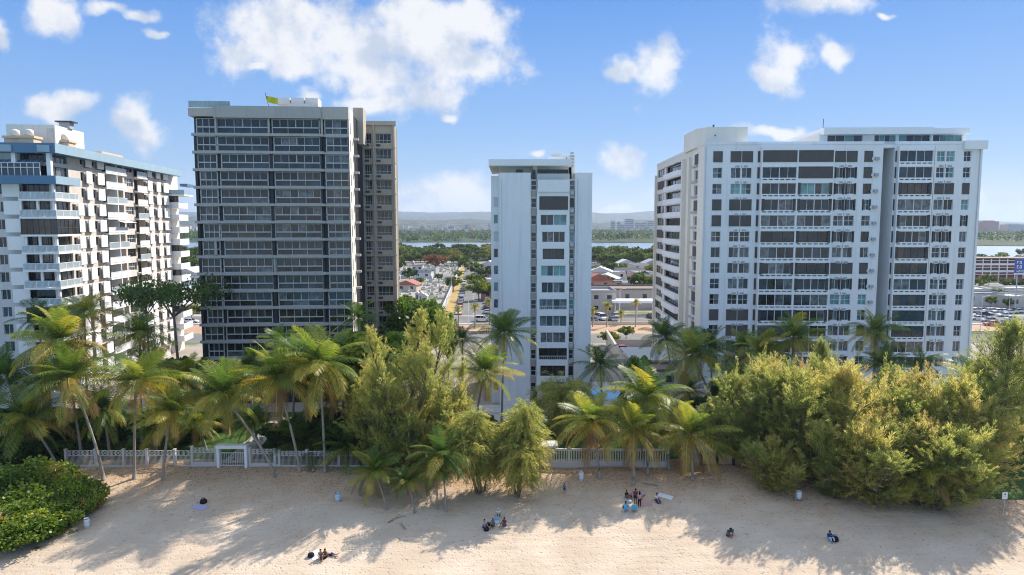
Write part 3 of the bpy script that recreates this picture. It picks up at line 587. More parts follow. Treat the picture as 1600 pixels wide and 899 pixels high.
# ================================================================== slim white tower (middle)
def tower_slim():
    Y0 = 108.; p = P(780.5, 450, Y0); B = Bld('apartment_tower', 'slim white apartment tower with one narrow column of glazed balconies between blank walls', (p.x, Y0, 1.0), 0)
    X = lambda px, py=400, y=0: B.lp(px, py, y).x
    Z = lambda py, y=0: B.lp(860, py, y).z
    w = B.wall; wm = M['white']; zt = Z(270); D = 20.
    ROW = [(309+26.75*i-.05*i*i) for i in range(12)]
    x1, x2, x3, x4, x5 = X(829), X(838.8), X(889), X(898), X(924.3)
    w.box(0, x1, .03, D, -1, zt, wm); w.box(x4, x5, .03, D, -1, Z(270), wm)
    zz = [-1]+[Z(y+24) for y in reversed(ROW)]+[zt]              # cast storey by storey, with shadow joints between
    for za, zb in zip(zz, zz[1:]): w.box(0, x1, 0, .029, za+.012, zb-.012, wm); w.box(x4, x5, 0, .029, za+.012, zb-.012, wm)
    # left set-back strip
    ls = 1.6; a = B.lp(767.5, 400, ls).x; hl = []
    tfl = front(ls)
    for i, y in enumerate(ROW):
        k = 'wtwgctgtwcgg'[i]; s0, s1 = B.lp(771.5, y, ls).x, -.25; za, zb = Z(y+14, ls), Z(y, ls)
        hl.append((s0, s1, za, zb)); addwin(B, tfl, s0, s1, za, zb, k, nu=1)
    holes(w, tfl, a, 0, -1, Z(275, ls), hl, wm); w.poly([(a, ls, -1), (a, D, -1), (a, D, Z(275, ls)), (a, ls, Z(275, ls))], wm)
    # two narrow window columns with taupe panels, set back
    sb = .4
    for (u0, u1, sty) in ((x1, x2, 0), (x3, x4, 1)):
        t2 = front(sb); hs = []
        for i, y in enumerate([ROW[0]-27.5]+ROW):
            za, zb = Z(y+15.5, sb), Z(y+1, sb); hs.append((u0+.08, u1-.08, za, zb)); addwin(B, t2, u0+.08, u1-.08, za, zb, ('gbtbgggbgccgg' if not sty else 'gkgtbggtbgbkg')[i], nu=1, hsplit=.5)
            pn = MB(); pn.box(u0+.06, u1-.06, 0.01, .06, za-1.05, za-.12, M['taupe' if not sty else 'vent'], t2); B.part('spandrel_panel', pn, (), .5)
            if sty: ac = MB(); ac.box(u0+.15, u1-.2, .06, .45, za-.75, za-.2, M['alu'], t2); B.part('air_conditioner', ac, (), .3)
        holes(w, t2, u0, u1, -1, Z(280, sb), hs, M['bgrey'])
    # central glazed bay
    tb = front(-.5); hs = []; bm = MB(); GK = 'stgktgcgckzg'
    for i, y in enumerate(ROW):
        za, zb = Z(y+16.5-(i == 0)*-2, -.5), Z(y-(1.5 if i in (0, 9) else 0), -.5); mgn = (.35, .55, .8, .9, .65, .75, .4, .45, .6, .35, .6, .75)[i]
        s0, s1 = x2+mgn, x3-mgn+.1; hs.append((s0, s1, za, zb)); k = GK[i]
        addwin(B, tb, s0, s1, za, zb, k, nu=4 if k not in 'k' else 3, wide=(2,), depth=.3)
        if i in (6, 9):
            rl = MB(); rl.box(s0, s1, .02, .06, za+.55, za+.62, M['rail'], tb)
            for e in range(14): u = lerp(s0, s1, (e+.5)/14); rl.box(u-.02, u+.02, .02, .05, za, za+.55, M['rail'], tb)
            B.part('balcony_railing', rl, (), 1)
    holes(bm, tb, x2, x3, -1, Z(300.5, -.5), hs, M['white2'], .35)
    for xx in (x2, x3): bm.poly([(xx, -.5, -1), (xx, .4, -1), (xx, .4, Z(300.5, -.5)), (xx, -.5, Z(300.5, -.5))], wm)
    bm.box(x2, x3, -.495, 1.2, Z(300.4, -.5), Z(298, -.5), wm)
    B.part('balcony_bay', bm, (), 50)
    tp = MB(); tp.box(x2+.05, x3-.05, -.75, -.45, Z(300, -.7), Z(281, -.7), M['white2']); tp.box(x2-.05, x3+.05, .2, .5, Z(281, .2), Z(271.5, .2), M['alu'])
    for e in range(1, 12): u = lerp(x2, x3, e/12); tp.box(u-.03, u+.03, -.79, -.751, Z(299, -.7), Z(282, -.7), M['white2'])
    B.part('terrace_parapet', tp, (), 20)
    w.poly([(a, D, -1), (x5, D, -1), (x5, D, zt), (a, D, zt)], wm); w.poly([(x1, sb, zt-1.2), (x4, sb, zt-1.2), (x4, D, zt-1.2), (x1, D, zt-1.2)], wm)
    # penthouse under a wide overhanging slab
    yp = 3.; ph = MB(); zc0 = Z(259, -.3); pa, pb = X(779, 262, yp), X(893, 262, yp)
    hp = []
    for q0, q1 in ((806, 817), (838, 888)):
        r_ = (X(q0, 265, yp), X(q1, 265, yp), Z(273, yp), Z(265, yp)); hp.append(r_); addwin(B, front(yp), *r_, 'k', nu=3 if q1 > 830 else 2)
    holes(ph, front(yp), pa, pb, zt-1.2, zc0+.2, hp, M['cream'])
    for xx in (pa, pb): ph.poly([(xx, yp, zt-1.2), (xx, D-3, zt-1.2), (xx, D-3, zc0+.2), (xx, yp, zc0+.2)], M['cream'])
    ph.box(X(834, 265, 1.2)-.15, X(839.5, 265, 1.2), 1.2, 2.2, zt-1.1, zc0, M['cream']); B.part('penthouse', ph, (), 50)
    rf = MB(); rf.box(X(763.5, 254, -.3), X(894, 254, -.3), -.3, D-2, zc0, Z(249, -.3), M['white2']); B.part('roof', rf, (), 40)
    zr = Z(249, -.3); st = MB(); sx0, sx1 = X(858, 248, 4), X(897.5, 248, 4)
    st.box(sx0, sx1-1.3, 4, 9, zr+.003, Z(245, 4), M['white2']); st.box(sx0+.5, sx0+2.2, 5, 9, Z(245, 4), Z(239, 4), M['cream']); st.box(sx0+1.2, sx1, 6.5, 9, Z(245, 4)+.01, Z(242, 4), M['alu'])
    st.box(sx1-1.0, sx1, 3.0, 9, zt-1.0, Z(243, 4), M['cream'])
    for e in range(5): st.box(sx1-.75, sx1-.2, 2.93, 3.05, zt+1.2+e*.5, zt+1.45+e*.5, M['vent'])
    B.part('stair_tower', st, (), 10)
    ac = MB(); ac.box(X(832, 268, .4), X(836.5, 268, .4), .3, .9, zt-1.0, zt+.5, M['dark']); B.part('air_conditioner', ac, (), 5)
    for q in (784, 902): dp = MB(); u = X(q); dp.tube([(u, -.08, 0), (u, -.08, zt-1)], .05, M['bgrey'], 6); B.part('drainpipe', dp, (), .1)
    # ground floor terrace rail
    gr = MB()
    for e in range(8): gr.box(lerp(-2.4, x1, e/7)-.05, lerp(-2.4, x1, e/7)+.05, -5.1, -5.0, 0, 1.1, M['rail'])
    for z in (.3, .7, 1.1): gr.box(-2.4, x1, -5.09, -5.01, z-.04, z+.04, M['rail'])
    B.part('terrace_railing', gr)
    return B.finish()
# ================================================================== dark glazed tower
def tower_glazed():
    Y0 = 108.5; p = P(303, 225, Y0); B = Bld('apartment_tower', 'dark glazed apartment tower with grey floor ledges and a beige rear wing', (p.x, Y0, 1.0), R(4.))
    X = lambda px, py=225, y=0: B.lp(px, py, y).x
    Z = lambda py, y=0: B.lp(430, py, y).z
    w = B.wall; cm = M['conc']; lm = M['ledge']; D = 17.; W_ = X(545.5)
    FZ = [Z(212.5+27.45*i-.055*i*i) for i in range(13)]      # underside ledge of each storey
    FZ += [FZ[-1]-2.72, FZ[-1]-5.5]
    zt = Z(186)                     # head of the top windows
    zroof = Z(171)
    br = M['bronze']
    tb = front(0)
    w.box(.02, W_-.02, .35, D, -1, zroof-.3, br)               # dark body behind the glazing
    bays = [(308, 337.5, 3, 3), (340, 420, 6, 3), (426, 499.5, 6, 3), (508, 544, 3, 3)]
    top = zt
    for i, z in enumerate(FZ):
        zh = top; z0 = z+.32
        for j, (a, b, nu, nl) in enumerate(bays):
            jit = (.0 if i < 2 else rnd.choice([0, .25, .5])) if j in (0, 1) else (0 if i < 1 else rnd.choice([0, .2]))
            u0, u1 = X(a)+jit, X(b)-(rnd.choice([0, .3]) if i > 2 and j == 1 else 0)
            f, g = MB(), MB(); A = M['alu']; zs = lerp(z0, zh, .42); yy = -.02
            f.box(u0, u1, -.3, yy+.02, z0, z0+.07, A, tb); f.box(u0, u1, -.3, yy+.02, zh-.1, zh-.02, A, tb); f.box(u0, u1, -.3, yy+.06, zs-.09, zs+.07, A, tb)
            for n_, za, zb in ((nl, z0+.07, zs-.09), (nu, zs+.07, zh-.1)):
                for k in range(n_+1):
                    u = lerp(u0, u1, k/n_); h = .07 if (nu == 6 and k == 3 and n_ == 6) or k in (0, n_) else .035
                    f.box(u-h, u+h, -.28, yy, za, zb, A, tb)
                style = rnd.random(); mix = ['g_dark', 'g_blue', 'g_dark', 'g_black'] if style < .5 else (['g_blue', 'g_pale', 'g_dark', 'g_blue'] if style < .75 else ['g_dark', 'g_dark', 'g_pale', 'g_bronze'])
                if i in (9, 12): mix = ['g_bronze', 'g_dark', 'g_dark']
                for k in range(n_):
                    gm = M['g_black'] if (i == 3 and j == 2 and n_ == 6 and k in (1, 2)) else M[rnd.choice(mix)]
                    e = rnd.uniform(-.02, .02); ua, ub = lerp(u0, u1, k/n_), lerp(u0, u1, (k+1)/n_)
                    g.poly([tb(ua, -.2+e, za), tb(ub, -.2-e, za), tb(ub, -.2-e, zb), tb(ua, -.2+e, zb)], gm)
            B.part('window', f, [('pane', g)], u1-u0)
        lg = MB(); lg.box(-.25, X(337.9), -.28, .4, z-.12, z+.3, lm); lg.box(X(337.9)+.003, X(504)+.2, -.62 if i % 3 != 1 else -.45, .4, z-.10, z+.32, lm); lg.box(X(504)+.203, W_+.02, -.25, .4, z-.12, z+.28, lm)
        B.part('floor_ledge', lg, (), 30)
        if i in (0, 2, 7, 8): # grey posts between bays
            po = MB(); zz = zh if i else zt+.6
            for a in ((339, 421.5, 504) if i == 0 else (() if i == 2 else ((332,) if i != 8 else (424,)))): po.box(X(a)-.14, X(a)+.14, -.4, -.02, z+.33, zz-.02, lm)
            if po.f: B.part('post', po, (), 1)
        top = z-.14
    # bronze pier faces
    pm = MB()
    for a, b in ((303.5, 307.5), (420.5, 425.5), (500, 503), (544.3, 545.4)):
        pm.box(X(a), X(b), -.12, .36, -1, FZ[0]-.15, br)
    B.part('pier', pm, (), 10)
    # roof fascia
    fa = MB(); fa.box(-.5, X(337), -.55, 1, zt+.25, zroof, M['conc']); fa.box(X(337)+.003, X(504), -.8, 1, zt+.02, zroof+.35, lm); fa.box(X(504)+.003, W_+.02, -.45, 1, zt-.02, zroof+.4, M['conc'])
    fa.box(-.5, 0, 1, D, zt+.25, zroof, M['conc']); fa.poly([(-.4, .9, zroof-.2), (W_, .9, zroof-.2), (W_, D, zroof-.2), (-.4, D, zroof-.2)], M['conc']); B.part('roof_fascia', fa, (), 40)
    # right face in sun: beige pilasters and narrow windows
    tr = right(W_); hs = []; U = lambda px: B.lp(px, 260, W_, 'x').y
    for i, z in enumerate(FZ[:-1]):
        a, b = 1.1, 1.75; hs.append((a, b, z+.5, z+2.3)); addwin(B, tr, a, b, z+.5, z+2.3, 'z', nu=1)
    holes(w, tr, -.02, 4.6, -1, zroof+.4, hs, M['cream'], .3)
    for i, z in enumerate(FZ[:-1]):
        lg = MB(); lg.box(.0, 2.4, .9, 1.6, z-.1, z+.28, cm, lambda d, u, zz: (W_+d*.001+.003+d*.35, 3.2+u, zz)); B.part('floor_ledge', lg, (), 3)
    pil = MB(); yc = 9.0; pil.box(B.lp(552, 200, yc).x, B.lp(567.5, 200, yc).x, yc, yc+3.5, B.lp(560, 225, yc).z, B.lp(560, 168.5, yc).z, M['wing']); B.part('roof_shaft', pil, (), 9)
    # rear wing
    yw = 14.5; Xw = lambda px, py=260: B.lp(px, py, yw).x; Zw = lambda py: B.lp(590, py, yw).z
    wa, wb = Xw(556), Xw(617.5); zw = Zw(196); tw = front(yw); hw = []
    FW = [Zw(232+24.3*i-.05*i*i) for i in range(15)]
    for i, z in enumerate(FW):
        for q0, q1, n in ((569.5, 582, 3), (587.5, 612.5, 4)):
            r_ = (Xw(q0), Xw(q1)-.15, z+.95, z+2.62-(.0)); hw.append(r_)
            f, g = window(tw, *r_, nu=n, mix=['g_dark', 'g_blue', 'g_bronze', 'g_dark'], frame='alu', depth=.5, hsplit=.3); B.part('window', f, [('pane', g)], 1.5)
            ac = MB(); ac.box(Xw(q0)+.1, Xw(q0)+.85, -.02, .12, z+.38, z+.72, M['dark'], tw); B.part('air_conditioner', ac, (), .4)
        lg = MB(); lg.box(Xw(568), wb+.1, .01, .25, z-.05, z+.2, M['wing'], tw); B.part('floor_ledge', lg, (), 2)
    holes(w, tw, wa, wb, -1, zw, hw, M['wing'], .55); w.box(wa, wb, yw+.6, yw+4.5, -1, zw-.05, M['wing']); w.poly([(wb, yw, -1), (wb, yw+4.5, -1), (wb, yw+4.5, zw), (wb, yw, zw)], M['wing'])
    w.box(wa, wb+.25, yw-.3, yw+.5, zw-.0, Zw(189.5), M['wing']); w.box(Xw(583.5), Xw(586), yw-.3, yw-.01, 0, zw, M['wing']); w.box(wb-.35, wb, yw-.3, yw-.01, 0, zw, M['wing'])
    # roof things
    rg = MB(); zq = zroof+.02
    for k in range(9): rg.box(-.4+k*.38*1.9, -.36+k*.38*1.9, -.5, -.46, zq, zq+1.05, M['alu'])
    rg.box(-.4, 5.9, -.49, -.47, zq+.05, zq+1.0, M['g_rail']); rg.box(-.42, 5.95, -.51, -.45, zq+1.0, zq+1.06, M['alu']); rg.box(-.41, -.38, -.4, 6, zq+.05, zq+1.0, M['g_rail']); B.part('glass_railing', rg)
    rh = MB(); a, b = X(448, 165, 5), X(497, 165, 5); z0 = zroof-.2
    rh.box(a, b, 5, 10, z0, z0+2.0, M['bgrey']); B.part('roof_house', rh, (), 5)
    tk = MB(); u0 = X(432, 160, 6); 
    for k in range(3): tk.box(u0+k*2.3, u0+k*2.3+2.1, 6.2, 9, z0+2.02, z0+3.1, M['tank'])
    B.part('roof_tank', tk, (), 5)
    rh2 = MB(); rh2.box(X(345, 168, 3), X(425, 168, 3), 3, 3.3, z0, z0+1.15, M['cream']); B.part('roof_wall', rh2, (), 5)
    return B.finish(), B
# ================================================================== white and blue tower (left)
def tower_blue():
    Y0 = 105.; p = P(88, 330, Y0); B = Bld('apartment_tower', 'white apartment block with blue roof bands and sunlit rows of white window screens, far left', (p.x, Y0, 1.0), R(6.3))
    X = lambda px, py=340, y=0: B.lp(px, py, y).x
    Z = lambda py, y=0: B.lp(60, py, y).z
    w = B.wall
    FH = 2.72; FZ = [Z(311)-FH*i for i in range(-2, 12)]     # storey slabs, top first
    yf, xs = 1.7, -1.3; zt = FZ[0]+2.6
    Ug = lambda px, py=330: B.lp(px, py, xs, 'x').y
    DE = Ug(269); x0 = X(-60)
    # front wall
    tf = front(yf); hs = []
    for i, z in enumerate(FZ):
        q = 1.1*i
        for (a, b, n) in ((-40, -14, 2), (-6, 6+q*.3, 2), (26+q*.4, 34+q*.4, 1)):
            r_ = (X(a, 340, yf), X(b, 340, yf), z+.75, z+2.35); hs.append(r_); f, g = window(tf, *r_, nu=n, mix=['g_dark', 'g_blue', 'g_black']); B.part('window', f, [('pane', g)], .6)
        if i >= 2:
            pn = MB(); u0 = X(4+q, 340, yf-.5); pn.box(u0, u0+2.5, .45, .62, z+.35, z+2.45, M['white2'], tf); pn.box(u0+.3, u0+.4, 0, .45, z+1.8, z+1.9, M['white2'], tf); pn.box(u0+2.1, u0+2.2, 0, .45, z+1.8, z+1.9, M['white2'], tf); B.part('window_screen', pn, (), 3)
        r_ = (X(36, 340, yf), xs-.4, z+.3, z+2.45); hs.append(r_); f, g = window(tf, *r_, nu=5, mix=['g_dark', 'g_black', 'g_blue', 'g_pale', 'g_dark'], frame='dframe', depth=.4); B.part('balcony_door', f, [('pane', g)], 4)
    holes(w, tf, x0, xs, -1, zt, hs, M['bgrey'], .4)
    # corner balconies wrapping round to the sunny side
    e = 6.9; bx = X(30, 340)
    for i, z in enumerate(FZ[2:]):
        bl = MB(); bl.prism([(bx, 0), (0, 0), (.0, e), (xs+.02, e), (xs+.02, yf-.02), (bx, yf-.02)], z-.28, z+.02, M['white2'])
        rl = MB(); enclosed = i in (2, 7)
        if not enclosed:
            for (P0, P1, nn) in (((bx+.08, .08), (-.08, .08), 30), ((-.08, .12), (-.08, e-.08), 34), ((bx+.08, .1), (bx+.08, yf), 7)):
                A_, B_ = Vector((*P0, 0)), Vector((*P1, 0)); d = (B_-A_).normalized(); nrm = Vector((-d.y, d.x, 0))
                def tt(u, dd, zz, A_=A_, d=d, nrm=nrm): q = A_+d*u+nrm*dd; return (q.x, q.y, zz)
                ll = (B_-A_).length
                rl.box(0, ll, -.03, .03, z+1.0, z+1.08, M['rail'], tt); rl.box(0, ll, -.02, .02, z+.1, z+.15, M['rail'], tt)
                for k in range(nn+1): u = ll*k/nn; h = .05 if k % 10 == 0 else .018; rl.box(u-h, u+h, -.02, .02, z+.02, z+1.0, M['rail'], tt)
                rl.box(.05, ll-.05, -.004, .004, z+.16, z+.98, M['g_rail'], tt)
            B.part('railing', rl, (), 5)
            cl = MB()
            cs = [(-.75, .35, .5)]+([(bx+.4, .3, .3)] if i == 3 else [])+([(-3.0, .3, .35)] if i in (1, 3, 4, 5, 8) else [])+([(bx+.1, .25, .1)] if i == 1 else [])
            for u, wd, v in cs: cl = MB(); cl.box(u, u+wd, v, v+wd, z+.02, z+2.44, M['white2']); B.part('column', cl, (), 2)
        else:
            for tfn, a, b in ((front(.06), bx+.1, -.1), (right(-.06), .15, e-.1)):
                f, g = window(tfn, a, b, z+.02, z+2.44, nu=6, frame='dframe', mix=['g_dark', 'g_bronze', 'g_black', 'g_dark'], depth=.05, hsplit=.42); B.part('balcony_enclosure', f, [('pane', g)], 12)
        B.part('balcony', bl, (), 10)
    # sunny side facade
    tr = right(xs); hs = []
    pan = [(117.5, 126.5), (133, 142), (151, 161), (229, 236), (242.5, 249), (253.5, 261)]
    for i, z in enumerate(FZ):
        for k, (a, b) in enumerate(pan):
            if k == 0 and i < 3: continue
            u0, u1 = Ug(a), Ug(b); pu = (u1-u0)
            for r_ in ((u0-.85, u0+.35, z+.7, z+2.15), (u1-.35, u1+.5, z+.7, z+2.15)):
                hs.append(r_); f, g = window(tr, *r_, nu=1, mix=['g_dark', 'g_bronze', 'g_black'], depth=.25); B.part('window', f, [('pane', g)], 1.2)
            pn = MB(); pn.box(u0, u1, .42, .56, z+.32, z+2.35, M['white2'], tr); pn.box(u0+.2, u0+.3, 0, .42, z+2.0, z+2.1, M['white2'], tr); pn.box(u1-.3, u1-.2, 0, .42, z+2.0, z+2.1, M['white2'], tr); pn.box(u0+.3, u1, .1, .42, z+.24, z+.31, M['dark'], tr)  # dark bar below each screen is drawn as its shadow
            B.part('window_screen', pn, (), 3)
        for (a, b, half) in ((162.5, 194, True), (211.5, 226.5, False)):    # balconies in bays
            u0, u1 = Ug(a), Ug(b); hs.append((u0, u1, z+.02, z+2.42))
            dr, gl = window(tr, u0+.1, u1-.1, z+.02, z+2.4, nu=4 if half else 2, depth=1.35, frame='dframe', mix=['g_dark', 'g_pale', 'g_bronze', 'g_black']); B.part('balcony_door', dr, [('pane', gl)], 3)
            bl = MB(); bl.box(u0-.1, u1+.1, -1.3, .75, z-.25, z+.02, M['white2'], tr); B.part('balcony', bl, (), 4)
            rl = MB(); rl.box(u0, u1, .62, .7, z+1.0, z+1.08, M['rail'], tr); n_ = 26 if half else 12
            for k in range(n_+1): u = lerp(u0, u1, k/n_); rl.box(u-.022, u+.022, .64, .68, z+.02, z+1.0, M['rail'], tr)
            rl.box(u0, u1, .655, .663, z+.1, z+.98, M['rail'] if (i+half) % 3 else M['g_rail'], tr); B.part('railing', rl, (), 2)
            ck = MB(); ck.box(u0-.12, u0-.002, -1.4, -.352, z+.02, z+2.42, M['stone'], tr); ck.box(u1+.002, u1+.12, -1.4, -.352, z+.02, z+2.42, M['stone'], tr); ck.box(u0, u1, -1.4, -.352, z+2.425, z+2.5, M['white2'], tr); B.part('balcony_cheek', ck, (), 1)
            if half: dv = MB(); um = lerp(u0, u1, .52); dv.box(um-.12, um+.12, -1.3, .7, z+.02, z+2.42, M['white2'], tr); B.part('column', dv, (), 1)
            if i == 4 and half:
                aw = MB(); um = lerp(u0, u1, .45); pts = [tr(um, .1, z+2.4), tr(u1+.8, .1, z+2.4), tr(u1+.8, 1.9, z+1.9), tr(um, 1.9, z+1.9)]; aw.poly(pts, M['white2']); aw.poly([(p_[0], p_[1], p_[2]-.05) for p_ in pts], M['white2']); B.part('awning', aw)
            if i == 0 and half: sc = MB(); sc.box(u0+.3, u0+2.6, .1, .18, z+1.1, z+2.4, M['wood'], tr); B.part('wooden_screen', sc)
        u0, u1 = Ug(196.5), Ug(210); r_ = (u0, u1, z+.75, z+2.3); hs.append(r_); f, g = window(tr, *r_, nu=5, frame='frame' if i % 2 else 'dframe', mix=['g_dark', 'g_bronze', 'g_black'], hsplit=.5); B.part('window', f, [('pane', g)], 2)
        u0, u1 = .6, e-.6; hs.append((yf+.5, e-.2, z+.3, z+2.4)); f, g = window(tr, yf+.5, e-.2, z+.3, z+2.4, nu=3, frame='dframe', mix=['g_dark', 'g_bronze', 'g_pale'], depth=.35); B.part('balcony_door', f, [('pane', g)], 3)
        if i:                                                           # far end balconies
            bl = MB(); ob = 2.3 if i not in (1,) else 3.6; a_, b_ = DE-2.4, DE+3.2
            bl.box(xs-1, xs+ob, a_, b_, z-.28, z+.02, M['white2']); bl.box(xs, xs+ob, a_-.02, a_+.04, z+.02, z+1.05, M['rail'] if i != 1 else M['bandlight']); bl.box(xs+ob-.06, xs+ob, a_+.05, b_, z+.02, z+1.05, M['rail'] if i != 1 else M['bandlight']); B.part('balcony', bl, (), 4)
            if i in (2, 6, 8, 11):
                f, g = window(front(a_+.3), xs+.1, xs+ob-.1, z+1.05, z+2.42, nu=5, frame='dframe', mix=['g_dark', 'g_bronze'], depth=.05); B.part('balcony_enclosure', f, [('pane', g)], 4)
    holes(w, tr, yf, DE, -1, zt, hs, M['stone'], .35)
    w.box(xs-2.5, xs-.02, DE+.01, DE+4, -1, zt-.4, M['cream'])
    w.poly([(x0, DE, -1), (xs, DE, -1), (xs, DE, zt), (x0, DE, zt)], M['bgrey']); w.poly([(x0, yf, zt), (xs, yf, zt), (xs, DE, zt), (x0, DE, zt)], M['cream'])
    for i, z in enumerate(FZ): 
        w.box(x0, xs-1.5, yf+1.5, DE-1, z-.12, z, M['bgrey'])     # floors seen through the balconies
    w.box(x0, xs-2.0, yf+.5, DE-.5, -1, zt-.1, M['bgrey'])
    # terrace level with its blue band, glazed winter garden
    zb0, zb1 = Z(287.5), Z(274.5); bd = MB()
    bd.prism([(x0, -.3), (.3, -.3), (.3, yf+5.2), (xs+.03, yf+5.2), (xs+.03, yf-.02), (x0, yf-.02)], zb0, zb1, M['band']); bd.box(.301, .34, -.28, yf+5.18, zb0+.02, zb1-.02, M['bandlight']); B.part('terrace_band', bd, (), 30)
    gh = MB(); gg = MB(); ga, gb = X(-60, 260), X(61, 260); zg = zb1+.02
    for k in range(13):
        u = lerp(ga, gb, k/12); gh.box(u-.05, u+.05, .15, .25, zg, zg+1.9, M['frame']); gh.poly([(u-.05, .15, zg+1.9), (u+.05, .15, zg+1.9), (u+.05, yf-.05, zg+2.5), (u-.05, yf-.05, zg+2.5)], M['frame'])
    gh.box(ga, gb, .14, .26, zg+1.15, zg+1.25, M['frame']); gh.box(ga, gb, .14, .26, zg+1.86, zg+1.95, M['frame'])
    for k in range(12):
        u0, u1 = lerp(ga, gb, k/12)+.05, lerp(ga, gb, (k+1)/12)-.05
        gg.poly([(u0, .2, zg), (u1, .2, zg), (u1, .2, zg+1.15), (u0, .2, zg+1.15)], M['g_blue']); gg.poly([(u0, .2, zg+1.25), (u1, .2, zg+1.25), (u1, .2, zg+1.86), (u0, .2, zg+1.86)], M['g_blue']); gg.poly([(u0, .2, zg+1.9), (u1, .2, zg+1.9), (u1, yf-.05, zg+2.5), (u0, yf-.05, zg+2.5)], M['band'])
    B.part('winter_garden', gh, [('pane', gg)], 10)
    # roof band with hanging fins
    zr0, zr1 = Z(239), Z(223.5); rb = MB()
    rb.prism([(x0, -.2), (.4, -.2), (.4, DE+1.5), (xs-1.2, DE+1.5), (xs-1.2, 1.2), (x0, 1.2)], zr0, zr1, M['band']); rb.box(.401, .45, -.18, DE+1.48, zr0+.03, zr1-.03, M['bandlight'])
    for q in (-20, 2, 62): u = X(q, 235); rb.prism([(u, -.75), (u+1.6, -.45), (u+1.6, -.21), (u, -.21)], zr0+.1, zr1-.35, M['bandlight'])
    rb.box(.0, 1.6, DE+1.6, DE+6.4, zr0-2.2, zr0-1.6, M['band'])
    B.part('roof_band', rb, (), 40)
    for q in (15, 70): u = X(q, 245); pc = MB(); pc.box(u, u+.6, .3, .9, zb1+.003, zr0-.003, M['white2']); B.part('column', pc, (), 5)
    # roof: lift house, tanks on peach plinths, aerial hut
    rh = MB(); y_ = 5.; a, b = B.lp(10, 210, y_).x, B.lp(86, 210, y_).x; z1 = B.lp(60, 195, y_).z
    rh.box(a, b, y_, y_+9, zt, z1, M['cream']); rh.box(b-1.2, b-.2, y_-.05, y_-.003, zt+.5, zt+3.2, M['stone']); B.part('lift_house', rh, (), 20)
    for q, dy in ((18, 2.0), (40, 1.6), (95, 6.5)):
        tk = MB(); c = B.lp(q, 215, dy); tk.box(c.x-1.1, c.x+1.1, dy, dy+2.2, zt, zr1+.9, M['peach']); tk.box(c.x-1.3, c.x+1.3, dy-.2, dy+2.4, zr1+.9, zr1+1.25, M['peach'])
        t_ = MB(); t_.lathe([(.0, 0), (.4, .02), (.5, .15), (.62, .2), (.62, .85), (.5, .98), (.2, 1.1), (0, 1.12)], M['tank'], (c.x, dy+1, zr1+1.25)); B.part('tank_plinth', tk, [('water_tank', t_)], 5)
    hu = MB(); c = B.lp(100, 190, 9); hu.box(c.x-.8, c.x+.8, 9, 10.4, z1+.003, z1+1.0, M['vent']); hu.box(c.x-1.3, c.x+1.3, 8.7, 10.7, z1+1.0, z1+1.2, M['dark']); B.part('cooling_unit', hu, (), 3)
    r2 = MB(); u0, u1 = Ug(172, 230), Ug(204, 230); r2.box(xs-6, xs-1.5, u0, u1, zt, zr1+1.0, M['peach']); B.part('roof_house', r2, (), 6)
    return B.finish()
tower_broad(); tower_slim(); g_root, GB = tower_glazed(); tower_blue()
# flag on the glazed tower
def flag():
    p = GB.Mi @ Vector((GB.lp(421, 170, -.5).x, -.5, GB.lp(421, 170, -.5).z)); t = thing('flag', 'yellow flag hanging from a leaning pole on the dark tower roof', 'flag', p)
    m = MB(); m.tube([(0, 0, 0), (-.5, -.3, 2.4)], .05, M['dark'], 6); m.build('pole', t)
    y_, nt_, o_ = _nt('yellow_cloth'); b_ = N(nt_, 'BsdfPrincipled'); b_.inputs['Base Color'].default_value = (.62, .55, .02, 1); b_.inputs['Roughness'].default_value = .8; nt_.links.new(b_.outputs[0], o_.inputs[0])
    c = MB(); n = 8
    g = [[(-.38+i*.26+.02*j, -.3+.18*math.sin(i*1.3+j*.6), 1.95-j*.2-.1*i*.6) for i in range(n)] for j in range(6)]
    for j in range(5):
        for i in range(n-1): c.poly([g[j][i], g[j][i+1], g[j+1][i+1], g[j+1][i]], y_, True)
    c.build('cloth', t)
flag()
# ------------------------------------------------------------------ foliage
M['palm'] = leafmat('palm_leaf', [(0, (.045, .085, .02)), (.38, (.105, .175, .035)), (.64, (.29, .30, .05)), (.82, (.48, .37, .07)), (1, (.33, .20, .09))], .42, .42, .3, 1.5)
M['casu'] = leafmat('casuarina_needle', [(0, (.13, .15, .07)), (.45, (.28, .315, .095)), (.8, (.50, .455, .15)), (1, (.42, .32, .15))], .58, .6, .15, 1.55)
M['leaf'] = leafmat('broad_leaf', [(0, (.045, .08, .022)), (.5, (.09, .16, .028)), (.8, (.12, .21, .02)), (1, (.26, .29, .03))], .36, .4, .3, 1.5)
M['grape'] = leafmat('sea_grape_leaf', [(0, (.035, .065, .012)), (.45, (.10, .17, .022)), (.75, (.22, .29, .035)), (.92, (.36, .36, .07)), (1, (.30, .15, .06))], .40, .38, .3, 1.6)
M['farleaf'] = leafmat('mangrove_leaf', [(0, (.022, .04, .014)), (.5, (.10, .15, .025)), (.8, (.22, .26, .035)), (1, (.24, .18, .06))], .3, .6, .15, 1.4)
